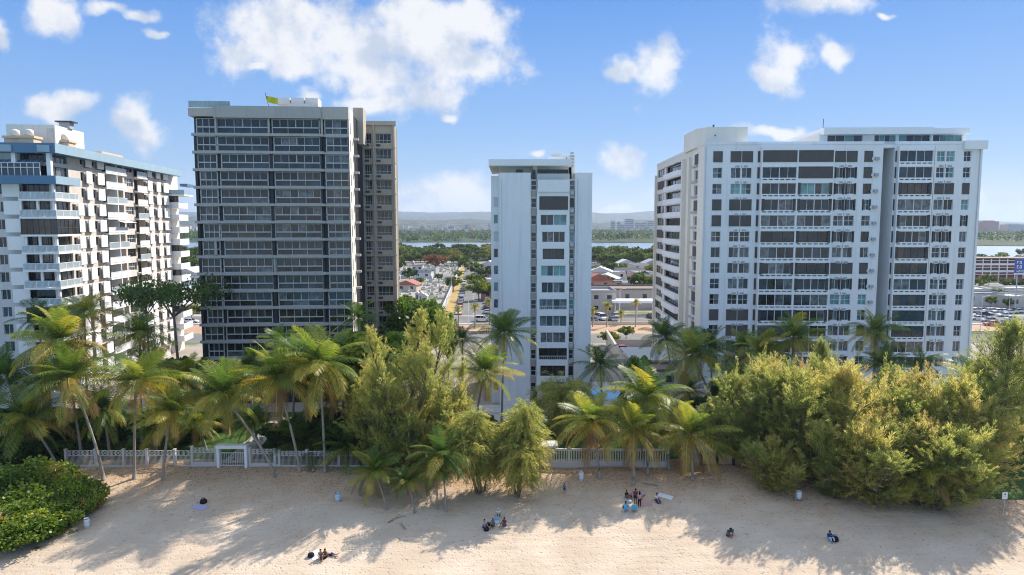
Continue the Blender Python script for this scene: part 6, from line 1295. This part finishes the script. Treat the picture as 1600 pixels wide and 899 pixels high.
for i, (px, top, w, Y, l) in enumerate([(958, 346, 6, 3000, 'slim far office tower, leftmost beyond the wood'), (967, 347, 5, 3000, 'second slim far office tower'), (984, 343, 13, 3200, 'broad far office block, tallest of the skyline'), (998, 349, 10, 3100, 'far office block right of the broad one'), (1007, 348, 8, 3300, 'far office block left of the long one'), (1019, 346, 14, 3200, 'long far office block at the edge of the broad tower'), (972, 352, 9, 2900, 'low far block before the slim towers'), (764, 351, 4, 3000, 'far chimney like tower at the edge of the slim tower'), (705, 354, 10, 3000, 'far pale block beyond the wood behind the cemetery'), (660, 353, 8, 3100, 'far low block beyond the wood, left'), (730, 352, 7, 3100, 'far block beyond the wood, right of the pale one'), (1550, 346, 22, 2100, 'far reddish hall on the skyline at the right edge'), (1588, 351, 26, 2100, 'far white arched hall at the right edge')]):
    t = P(px, top, Y); wd = w/FPX*Y; th = thing('office_block', l, 'building', (t.x, Y, .95)); m = M['farwall'] if i < 11 else (M['pinkwall'] if i == 11 else M['whiteroof'])
    b = MB(); b.box(-wd/2, wd/2, 0, wd*.7, 0, t.z-1, m); b.build('wall', th); r = MB(); r.box(-wd/3, wd/4, wd*.1, wd*.5, t.z-.99, t.z+1.5, m); r.build('roof', th)
    if i < 11:
        for z in range(6, int(t.z)-2, 9): g = MB(); g.box(-wd*.45, wd*.45, -.3, -.02, z, z+2.5, M['g_dark']); g.build('window', th)
# ------------------------------------------------------------------ beach fences and gate
def on(px, py, Y=None):
    if Y is None: return G(px, py)
    p = P(px, py, Y); return Vector((p.x, Y, hz(p.x, Y)))
def fence(name, label, pxs, Y, h, cat='fence', m=None, style='ring', zs=None):
    xs = [P(q, 730, Y).x for q in pxs]; z0 = .9; t = thing(name, label, cat, (xs[0], Y, z0)); m = m or M['fence']
    for i, x in enumerate(xs):
        b = MB(); u = x-xs[0]; dz = (zs[i] if zs else 0); b.box(u-.13, u+.13, -.13, .13, -.4, h+.12+dz, m); b.box(u-.17, u+.17, -.17, .17, h+.121+dz, h+.2+dz, m); b.build('post', t)
    for i, (xa, xb) in enumerate(zip(xs, xs[1:])):
        a, b_ = xa-xs[0]+.14, xb-xs[0]-.14; p = MB(); L_ = b_-a; dz = zs[i] if zs else 0
        if style == 'ring':
            p.box(a, b_, -.04, .04, .08+dz, .16+dz, m); p.box(a, b_, -.04, .04, h-.62+dz, h-.55+dz, m); p.box(a, b_, -.04, .04, h-.06+dz, h+dz, m); p.box(a, b_, -.09, .09, -.5, .079+dz, m)
            n = max(2, int(L_/.14))
            for k in range(n): u = lerp(a, b_, (k+.5)/n); p.box(u-.018, u+.018, -.018, .018, .16+dz, h-.62+dz, m)
            n = max(1, int(L_/.5)); r = .235
            for k in range(n):
                u = lerp(a, b_, (k+.5)/n); zc = h-.305+dz
                for q in range(10):
                    c0, c1 = 2*math.pi*q/10, 2*math.pi*(q+1)/10
                    p.poly([(u+r*math.cos(c0), 0, zc+r*math.sin(c0)), (u+r*math.cos(c1), 0, zc+r*math.sin(c1)), (u+(r-.07)*math.cos(c1), 0, zc+(r-.07)*math.sin(c1)), (u+(r-.07)*math.cos(c0), 0, zc+(r-.07)*math.sin(c0))], m)
                p.box(u-.03, u+.03, -.01, .01, zc-.16, zc+.16, m); p.box(u-.16, u+.16, -.012, .012, zc-.03, zc+.03, m)
        elif style == 'slat':
            p.box(a, b_, -.12, .12, -.5, .72, m); p.box(a, b_, -.1, .1, h-.25, h, m); n = max(3, int(L_/.28))
            for k in range(n): u = lerp(a, b_, (k+.5)/n); p.box(u-.06, u+.06, -.07, .07, .721, h-.251, m)
        else:
            p.box(a, b_, -.03, .03, .1, .16, m); p.box(a, b_, -.03, .03, h-.1, h-.04, m); n = max(3, int(L_/.13))
            for k in range(n): u = lerp(a, b_, (k+.5)/n); p.box(u-.012, u+.012, -.012, .012, .161, h-.101, m)
        p.build('panel', t)
    return t
fence('beach_fence', 'white ornamental beach fence with a ring pattern, left of the gateway', [104, 150, 194, 230, 274, 301, 338], 80.2, 1.95, zs=[0, 0, 0, 0, 0, .35, .45])
fence('beach_fence', 'white ornamental beach fence with a ring pattern, right of the gateway', [391, 430, 437, 480, 530, 575], 80.2, 1.9, zs=[.25, .1, 0, 0, 0, 0])
fence('slatted_wall', 'white slatted garden wall on the sand before the slim tower', [846, 858, 889, 920, 950, 981, 1012, 1043], 79.9, 2.3, style='slat', cat='wall', m=M['fence'])
fence('railing_fence', 'dark railing fence between the palm clump and the right thicket', [1095, 1120, 1146, 1170], 80.3, 1.7, style='bar', m=M['dark'])
def gateway():
    Y = 80.0; x0, x1 = P(341, 728, Y).x, P(387.5, 728, Y).x; t = thing('gateway', 'white square gateway in the beach fence leading to a garden path', 'gateway', ((x0+x1)/2, Y, .9)); w = (x1-x0)/2
    for s in (-1, 1): b = MB(); b.box(s*w-.28 if s > 0 else s*w-.02, s*w+.02 if s > 0 else s*w+.28, -.35, .35, -.4, 2.35, M['white2']); b.build('pillar', t)
    b = MB(); b.box(-w-.06, w+.06, -.4, .4, 2.351, 2.75, M['white2']); b.build('lintel', t)
    g = MB(); a = w-.3
    for k in range(14): u = lerp(-a, a, (k+.5)/14); g.box(u-.015, u+.015, -.02, .02, .15, 1.75, M['rail'])
    g.box(-a, a, -.025, .025, .1, .16, M['rail']); g.box(-a, a, -.025, .025, 1.7, 1.77, M['rail'])
    lf = g.build('gate_leaf', t); o = MB(); o.tube([(.15, -.03, 1.0), (.25, -.03, 1.2), (.12, -.03, 1.4), (.22, -.03, 1.6), (.15, -.03, 1.75)], .035, M['dark'], 6); o.box(-.02, .3, -.06, -.03, .9, 1.02, M['dark']); o.build('ornament', lf)
gateway()
def gatehouse():
    p = on(856, 736, 79.4); t = thing('gate_pillar', 'tan gate pillar with a wide flat white cap at the left end of the slatted wall', 'pillar', (p.x, 79.5, .8)); b = MB(); b.box(-.45, .55, -.1, .9, -.5, 2.75, M['peach']); b.build('shaft', t); c = MB(); c.box(-1.4, 1.2, -.5, 1.6, 2.751, 3.0, M['cream']); c.build('cap', t)
    b = MB(); b.box(-1.35, -1.0, .6, .95, -.5, 2.75, M['peach']); b.build('shaft', t)
gatehouse()
def path():
    q = [flat(346, 724), flat(389, 724), flat(428, 672), flat(447, 652), flat(425, 652), flat(404, 672)]; b = MB(); b.poly([(v.x, v.y, 1.03) for v in q], M['paving']); tag(b.build('garden_path'), kind='structure')
path()
sheet('terrace', [(-9, 98), (13, 98), (13, 108), (-9, 108)], 1.03, M['paving'])
# ------------------------------------------------------------------ litter barrels, sign
M['drum'] = mat('scuffed_white_drum', (.66, .68, .70), .55, .15, 3, streak=.3); M['drumblue'] = mat('scuffed_blue_white_drum', (.50, .60, .72), .55, .2, 3, streak=.3); M['oldwood'] = mat('weathered_wood', (.30, .25, .20), .9, .2, 3)
def barrel(label, px, py, m, h=.95, stand=False):
    p = on(px, py); t = thing('litter_barrel', label, 'litter bin', p, 0, 'litter barrels on the sand'); z = .25 if stand else -.05; b = MB()
    b.lathe([(.0, z), (.28, z), (.29, z+h*.3), (.305, z+h*.33), (.29, z+h*.36), (.29, z+h*.64), (.305, z+h*.67), (.29, z+h*.7), (.285, z+h), (.25, z+h), (.245, z+h*.75), (0, z+h*.74)], m); b.build('drum', t)
    r = MB(); r.lathe([(.25, z+h), (.30, z+h+.02), (.30, z+h-.03), (.286, z+h-.03)], M['dark'] if not stand else M['alu']); r.build('rim', t)
    if stand:
        for s in (-1, 1): q = MB(); q.box(s*.36-.04, s*.36+.04, -.05, .05, -.1, z+h*.8, M['oldwood']); q.build('stake', t)
barrel('white litter barrel at the edge of the sea grape bush', 136, 824, M['drum'], 1.0)
barrel('bluish white litter barrel with a dark rim alone on the shaded sand', 528, 783, M['drumblue'])
barrel('tall white litter barrel before the slatted wall', 908, 751, M['drum'], 1.15)
barrel('white litter barrel hung on stakes under the right thicket', 1248, 783, M['drum'], .85, True)
def sign():
    p = on(1567.5, 806); t = thing('warning_sign', 'white warning sign with a dark symbol on a thin post beside the right thicket', 'sign', p, .0); h = 2.5
    b = MB(); b.tube([(0, 0, -.2), (0, 0, h)], .035, M['tomb'], 8); b.build('post', t); c = MB(); c.box(-.27, .27, -.06, -.036, h-.72, h, M['white2']); pl = c.build('board', t)
    s = MB(); s.lathe([(0, 0), (.085, 0)], M['dark'], (0, 0, 0), 12); s2 = MB()
    s2.poly([(.09*math.cos(2*math.pi*k/12), -.062, h-.2+.09*math.sin(2*math.pi*k/12)) for k in range(12)], M['dark']); s2.box(-.05, .05, -.064, -.0605, h-.33, h-.27, M['dark'])
    for z, w in ((.42, .16), (.5, .19), (.58, .13)): s2.box(-w, w, -.064, -.0605, h-z-.012, h-z+.012, M['alu'])
    s2.build('symbol', pl)
sign()
# ------------------------------------------------------------------ people
def cloth(name, c): return mat(name, c, .9, .12, 4, .1)
SK = [cloth('tan_skin', (.42, .24, .16)), cloth('brown_skin', (.20, .105, .06)), cloth('light_skin', (.52, .34, .25))]; HAIR = cloth('dark_hair', (.018, .014, .012))
CL = {k: cloth(k+'_cloth', v) for k, v in {'lavender': (.42, .38, .52), 'black': (.02, .02, .024), 'blue': (.03, .16, .42), 'pink': (.52, .28, .25), 'grey': (.18, .20, .24), 'white': (.66, .66, .66), 'teal': (.06, .20, .22), 'navy': (.03, .05, .14), 'paleblue': (.36, .48, .70), 'maroon': (.16, .05, .08), 'skyblue': (.10, .42, .72), 'purple': (.14, .08, .2)}.items()}
def skin(name, V, E, rad, m, root, sub=2):
    names = list(V); me = bpy.data.meshes.new(name); me.from_pydata([V[n] for n in names], [(names.index(a), names.index(b)) for a, b in E], [])
    o = bpy.data.objects.new(name, me); COL.objects.link(o); o.modifiers.new('skin', 'SKIN'); s = o.modifiers.new('sub', 'SUBSURF'); s.levels = sub; s.render_levels = sub
    if not me.skin_vertices:
        bpy.context.view_layer.objects.active = o; bpy.context.view_layer.update()
    sv = me.skin_vertices[0].data
    for n, d in zip(names, sv): r = rad[n]; d.radius = r if hasattr(r, '__len__') else (r, r); d.use_root = n == root
    dg = bpy.context.evaluated_depsgraph_get(); dg.update(); r = bpy.data.meshes.new_from_object(o.evaluated_get(dg)); r.name = name
    bpy.data.objects.remove(o); r.materials.clear(); r.materials.append(m); r.polygons.foreach_set('use_smooth', [True]*len(r.polygons)); return r
POSE = {
 'stand': dict(pel=(0, 0, .93), sp=(0, .01, 1.12), ch=(0, 0, 1.33), nk=(0, 0, 1.47), hb=(0, -.02, 1.55), ht=(0, -.01, 1.66), sL=(-.17, 0, 1.39), eL=(-.24, .03, 1.12), wL=(-.25, -.06, .89), sR=(.17, 0, 1.39), eR=(.25, 0, 1.13), wR=(.22, -.16, .95), hL=(-.09, 0, .88), kL=(-.1, -.03, .48), aL=(-.11, .03, .08), tL=(-.12, -.13, .035), hR=(.09, 0, .88), kR=(.11, -.01, .48), aR=(.12, .04, .08), tR=(.14, -.12, .035)),
 'sit': dict(pel=(0, 0, .13), sp=(0, .06, .32), ch=(0, .06, .52), nk=(0, .02, .66), hb=(0, -.02, .74), ht=(0, -.02, .85), sL=(-.17, .05, .58), eL=(-.25, -.1, .36), wL=(-.16, -.32, .40), sR=(.17, .05, .58), eR=(.25, -.1, .36), wR=(.16, -.32, .40), hL=(-.09, -.02, .12), kL=(-.15, -.38, .44), aL=(-.14, -.60, .08), tL=(-.15, -.77, .04), hR=(.09, -.02, .12), kR=(.15, -.38, .44), aR=(.14, -.60, .08), tR=(.15, -.77, .04)),
 'chair': dict(pel=(0, 0, .36), sp=(0, .08, .54), ch=(0, .12, .74), nk=(0, .10, .88), hb=(0, .06, .96), ht=(0, .06, 1.07), sL=(-.17, .12, .80), eL=(-.26, -.02, .58), wL=(-.22, -.25, .55), sR=(.17, .12, .80), eR=(.26, -.02, .58), wR=(.22, -.25, .55), hL=(-.09, -.03, .35), kL=(-.11, -.43, .40), aL=(-.12, -.62, .08), tL=(-.12, -.77, .04), hR=(.09, -.03, .35), kR=(.11, -.43, .40), aR=(.12, -.62, .08), tR=(.13, -.77, .04)),
 'lie': dict(pel=(0, 0, .13), sp=(0, .2, .12), ch=(0, .42, .14), nk=(0, .56, .16), hb=(0, .64, .16), ht=(0, .75, .17), sL=(-.17, .46, .13), eL=(-.33, .56, .08), wL=(-.2, .72, .06), sR=(.17, .46, .13), eR=(.33, .56, .08), wR=(.2, .72, .06), hL=(-.09, -.05, .12), kL=(-.11, -.47, .1), aL=(-.12, -.88, .07), tL=(-.13, -1.02, .05), hR=(.09, -.05, .12), kR=(.13, -.46, .1), aR=(.12, -.82, .26), tR=(.12, -.88, .4)),
 'crouch': dict(pel=(0, .08, .40), sp=(0, -.03, .55), ch=(0, -.22, .68), nk=(0, -.33, .74), hb=(0, -.41, .77), ht=(0, -.5, .82), sL=(-.17, -.22, .68), eL=(-.22, -.34, .42), wL=(-.14, -.44, .2), sR=(.17, -.22, .68), eR=(.22, -.34, .42), wR=(.14, -.46, .18), hL=(-.1, .06, .38), kL=(-.17, -.30, .44), aL=(-.14, -.05, .08), tL=(-.15, -.22, .035), hR=(.1, .06, .38), kR=(.17, -.30, .44), aR=(.14, -.05, .08), tR=(.15, -.22, .035))}
BE = [('pel', 'sp'), ('sp', 'ch'), ('ch', 'nk'), ('nk', 'hb'), ('hb', 'ht'), ('hb', 'no'), ('ch', 'sL'), ('sL', 'eL'), ('eL', 'wL'), ('ch', 'sR'), ('sR', 'eR'), ('eR', 'wR'), ('pel', 'hL'), ('hL', 'kL'), ('kL', 'aL'), ('aL', 'tL'), ('pel', 'hR'), ('hR', 'kR'), ('kR', 'aR'), ('aR', 'tR')]
BR = dict(pel=(.15, .11), sp=(.125, .095), ch=(.15, .10), nk=.055, hb=.085, ht=.075, no=.02, sL=.062, eL=.043, wL=.03, sR=.062, eR=.043, wR=.03, hL=.088, kL=.058, aL=.038, tL=.03, hR=.088, kR=.058, aR=.038, tR=.03)
def person(label, loc, rz, pose, skinm, top=None, bottom=None, s=1.0, legs='short', cap=None, long_hair=False):
    Vp = {k: np.array(v, float) for k, v in POSE[pose].items()}; hd = nrm(Vp['ht']-Vp['hb']); fw = np.array([0, -1., 0]) if pose not in ('lie', 'crouch') else np.array([0, 0, -1.]); fw = nrm(fw-hd*(fw@hd)); Vp['no'] = Vp['hb']+hd*.03+fw*.085
    V = {k: tuple(v) for k, v in Vp.items()}; E = list(BE); rad = dict(BR)
    for S in 'LR':                                      # palm, four fingers of unequal length, thumb from the side
        w, e = Vp['w'+S], Vp['e'+S]; d = nrm(w-e); sd = nrm(np.cross(d, [0, 1., .3])); pm = w+d*.075; V['p'+S] = tuple(pm); rad['p'+S] = (.036, .02); E.append(('w'+S, 'p'+S)); cl = nrm(np.array([0, -.3, -.6]))
        for q, (off, ln) in enumerate(((-.03, .055), (-.01, .07), (.011, .066), (.03, .05))):
            a = pm+sd*off+d*.02; b = a+nrm(d+cl*.3)*ln*.6; c = b+nrm(d+cl*.8)*ln*.5
            for nm, v in (('a', a), ('b', b), ('c', c)): V[f'f{q}{nm}{S}'] = tuple(v); rad[f'f{q}{nm}{S}'] = .0095 if nm != 'c' else .007
            E += [('p'+S, f'f{q}a{S}'), (f'f{q}a{S}', f'f{q}b{S}'), (f'f{q}b{S}', f'f{q}c{S}')]
        a = w+d*.025+sd*.03; b = a+nrm(d+sd*.9)*.04; V['ta'+S] = tuple(a); V['tb'+S] = tuple(b); rad['ta'+S] = .012; rad['tb'+S] = .009; E += [('w'+S, 'ta'+S), ('ta'+S, 'tb'+S)]
    t = thing('person', label, 'person', loc, rz, 'people on the beach'); t.scale = (s, s, s)
    link('body', skin('body', V, E, rad, skinm, 'pel'), t)
    def sub(keys): return {k: V[k] for k in keys}
    if top:
        K = ['sp', 'ch', 'nk2', 'sL', 'mL', 'sR', 'mR', 'pel']; W_ = dict(V); W_['nk2'] = tuple(Vp['ch']*.45+Vp['nk']*.55); W_['mL'] = tuple(Vp['sL']*.35+Vp['eL']*.65); W_['mR'] = tuple(Vp['sR']*.35+Vp['eR']*.65)
        link('shirt', skin('shirt', {k: W_[k] for k in K}, [('pel', 'sp'), ('sp', 'ch'), ('ch', 'nk2'), ('ch', 'sL'), ('sL', 'mL'), ('ch', 'sR'), ('sR', 'mR')], dict(pel=(.172, .128), sp=(.155, .122), ch=(.172, .122), nk2=.07, sL=.08, mL=.07, sR=.08, mR=.07), CL[top], 'sp'), t)
    if bottom:
        W_ = dict(V); u = .7 if legs == 'short' else 1.0
        for S in 'LR': W_['q'+S] = tuple(Vp['h'+S]*(1-u)+Vp['k'+S]*u); W_['r'+S] = tuple(Vp['k'+S]*.12+Vp['a'+S]*.88)
        K = ['pel', 'hL', 'qL', 'hR', 'qR']+(['rL', 'rR'] if legs == 'long' else []); E2 = [('pel', 'hL'), ('hL', 'qL'), ('pel', 'hR'), ('hR', 'qR')]+([('qL', 'rL'), ('qR', 'rR')] if legs == 'long' else [])
        link('trousers' if legs == 'long' else 'shorts', skin('trousers', {k: W_[k] for k in K}, E2, dict(pel=(.168, .125), hL=.105, hR=.105, qL=.08, qR=.08, rL=.055, rR=.055), CL[bottom], 'pel'), t)
    h = MB(); c = Vp['hb']*.35+Vp['ht']*.65-fw*.02; c = c+hd*.012; n, mm = 10, 7; sd = np.cross(hd, fw); low = .62 if not long_hair else .75
    for i in range(mm):
        for j in range(n):
            def q(i, j):
                a = math.pi*low*i/mm; b = 2*math.pi*j/n; k = math.cos(b) ; drop = 1.0 if k < .35 else .62
                a *= drop; r = .112; v = c+hd*math.cos(a)*r+(fw*math.cos(b)+sd*math.sin(b))*math.sin(a)*r*.92
                if long_hair and i == mm and k < 0: v = v-hd*.16-fw*.02
                return tuple(v)
            h.poly([q(i, j), q(i+1, j), q(i+1, j+1), q(i, j+1)], HAIR if not cap else CL[cap], True)
    h.build('hair' if not cap else 'cap', t)
    for s_ in (-1, 1): e = MB(); ec = Vp['hb']*.62+Vp['ht']*.38+fw*.083+sd*s_*.032; e.lathe([(0, -.008), (.008, -.004), (.01, .002), (0, .008)], HAIR, tuple(ec), 6); e.build('eye', t)
    m = MB(); mc = Vp['hb']+hd*(-.03)+fw*.082; m.lathe([(0, -.004), (.018, -.002), (.018, .002), (0, .004)], CL['maroon'], tuple(mc), 8); m.build('mouth', t)
    return t
def at_(px, py): return on(px, py)
person('seated person in a lavender shirt at the left of the group by the weeping tree', at_(757, 825), .5, 'sit', SK[0], 'lavender', 'navy')
person('seated dark haired person in grey facing the sea, by the weeping tree', at_(770, 823), -.2, 'sit', SK[1], 'grey', 'black', .95)
person('person in a white cap sitting at the foot of the weeping tree', at_(779, 806), .3, 'sit', SK[2], 'white', 'grey', .9, cap='white')
person('person in maroon sitting at the right of the group by the weeping tree', at_(788, 822), -.6, 'sit', SK[1], 'maroon', 'purple', 1.0)
person('child in a blue shirt walking alone on the shaded sand', at_(882, 772), 2.6, 'stand', SK[0], 'blue', 'navy', .68)
person('standing person with a pink top and long black trousers, back turned', at_(999, 793), 3.0, 'stand', SK[0], 'pink', 'black', 1.0, 'long', None, True)
person('standing person in dark shorts and a maroon top beside the one in pink', at_(993, 788), 2.5, 'stand', SK[1], 'maroon', 'black', 1.02)
person('person in a pink cap seated behind the two standing bathers', at_(988, 777), .2, 'sit', SK[2], 'pink', 'grey', 1.0, cap='pink')
person('person in pale blue bending over bags behind the standing bathers', at_(1004, 779), -.9, 'crouch', SK[0], 'paleblue', 'grey', 1.0)
person('dark clothed person seated at the left of the standing bathers', at_(979, 778), .6, 'sit', SK[1], 'black', 'grey', .95)
person('person in white and blue seated alone at the right of the palm clump', at_(1026, 783), .4, 'sit', SK[0], 'white', 'navy', 1.0)
person('person with dark hair sitting in the left sky blue beach chair', at_(977, 799), 3.3, 'chair', SK[1], 'skyblue', 'navy')
person('person in a teal top bending forward on the sand, seen apart to the right', at_(1143, 836), -.5, 'crouch', SK[1], 'teal', 'maroon', 1.0)
person('child in grey sitting beside the person in teal', at_(1137, 838), .4, 'sit', SK[1], 'grey', 'navy', .7)
person('person in pale blue trousers sitting beside a black bag', at_(1296, 844), .1, 'sit', SK[1], 'navy', 'paleblue', 1.05, 'long')
person('sunbather in swimwear sitting at the left of the three on the lower sand', at_(501, 873), .3, 'sit', SK[0], None, 'maroon')
person('sunbather in swimwear sitting in the middle of the three on the lower sand', at_(508, 872), -.4, 'sit', SK[1], None, 'black')
person('sunbather lying face down at the right of the three on the lower sand', at_(517, 868), 1.2, 'lie', SK[0], None, 'navy')
# ------------------------------------------------------------------ chairs, bags, towels, driftwood
def chair(label, px, py, rz):
    t = thing('beach_chair', label, 'chair', at_(px, py), rz, 'sky blue beach chairs'); f = MB()
    for s in (-.27, .27): f.tube([(s, -.3, 0), (s, -.28, .34), (s, .28, .28), (s, .55, .95)], .015, M['alu'], 6); f.tube([(s, .3, 0), (s, -.2, .5), (s, .38, .55)], .015, M['alu'], 6)
    f.build('frame', t); b = MB(); b.prism([(.29, .30), (.31, .28), (.56, .93), (.53, .94)], -.26, .26, CL['skyblue'], lambda y, z, x: (x, y, z)); b.build('backrest', t); s = MB(); s.prism([(-.28, .33), (.29, .27), (.29, .295), (-.28, .355)], -.26, .26, CL['skyblue'], lambda y, z, x: (x, y, z)); s.build('seat', t)
chair('left sky blue beach chair with a person sitting in it', 977, 799, 3.3); chair('right sky blue beach chair, empty', 991, 799, 3.0)
def bag(label, px, py, c, s=1.0, rz=0):
    t = thing('bag', label, 'bag', at_(px, py), rz); t.scale = (s, s, s); b = MB(); b.lathe([(0, 0), (.26, .0), (.30, .1), (.27, .26), (.15, .34), (0, .35)], c, (0, 0, 0), 10); o = b.build('sack', t); h = MB(); h.tube([(-.16, 0, .3), (-.1, 0, .48), (.1, 0, .48), (.16, 0, .3)], .018, c, 6); h.build('handle', t)
bag('black bag on the sand in front of the group by the weeping tree', 760, 829, CL['black'], 1.0); bag('small dark bag beside the seated lavender shirt', 763, 821, CL['black'], .8)
bag('black bag right of the person in pale blue trousers', 1304, 845, CL['black'], 1.3); bag('dark bag left of the three sunbathers', 486, 870, CL['black'], 1.1); bag('black bag on the shaded sand left of the gateway shadow', 318, 786, CL['black'], 1.3)
bag('dark blue bag beside the person seated right of the palm clump', 1029, 786, CL['navy'], .9); bag('small pale bag left of the standing bathers', 984, 785, CL['white'], .7)
def towel(label, px, py, c, w, l, rz):
    p = at_(px, py); t = MB(); n = 6; L_ = lambda i, j: (lerp(-w/2, w/2, i/n), lerp(-l/2, l/2, j/n))
    def h(i, j):
        x, y = L_(i, j); X = p.x+x*math.cos(rz)-y*math.sin(rz); Y = p.y+x*math.sin(rz)+y*math.cos(rz); return (x, y, hz(X, Y)-p.z+.03+.02*mn.noise(Vector((x*3, y*3, px))))
    for i in range(n):
        for j in range(n): t.poly([h(i, j), h(i+1, j), h(i+1, j+1), h(i, j+1)], c, True)
    o = t.build('towel'); o.location = p; o.rotation_euler = (0, 0, rz); tag(o, label, 'towel')
towel('pale grey towel spread below the black bag on the left', 312, 793, CL['lavender'], 1.0, 1.8, 1.2); towel('white towel beside the dark bag left of the sunbathers', 493, 868, CL['white'], .9, 1.6, .5); towel('white towel behind the person seated right of the palm clump', 1040, 776, CL['white'], .8, 1.6, 1.0); towel('pinkish towel in front of the standing bathers', 1008, 788, CL['pink'], .8, 1.5, 1.5)
def cooler():
    t = thing('cool_box', 'small white cool box behind the seated bathers under the weeping tree', 'cool box', at_(776, 817)); b = MB(); b.box(-.28, .28, -.18, .18, 0, .34, M['white2']); b.build('box', t); l = MB(); l.box(-.3, .3, -.2, .2, .342, .42, CL['skyblue']); l.build('lid', t)
cooler()
for i, (px, py, ln, rz, l) in enumerate([(620, 812, 2.2, .8, 'fallen grey branch on the sand below the tiny palm seedling'), (630, 822, 1.6, 2.0, 'short fallen branch crossing the lit sand below the tiny palm'), (1012, 757, 2.4, 2.7, 'pale fallen branch under the palm clump'), (1555, 770, 1.6, .5, 'dry branch at the foot of the thicket near the sign'), (1100, 742, 1.8, 2.9, 'dry frond stalk on the sand left of the thicket')]):
    p = at_(px, py); t = thing('fallen_branch', l, 'branch', p, rz); b = MB(); b.tube([(-ln/2, 0, .05), (0, .15, .16), (ln/2, 0, .06)], [.06, .05, .02], M['oldwood'], 6); b.build('stem', t); c = MB(); c.tube([(0, .15, .16), (ln*.25, .6, .3)], [.03, .01], M['oldwood'], 5); c.build('twig', t)
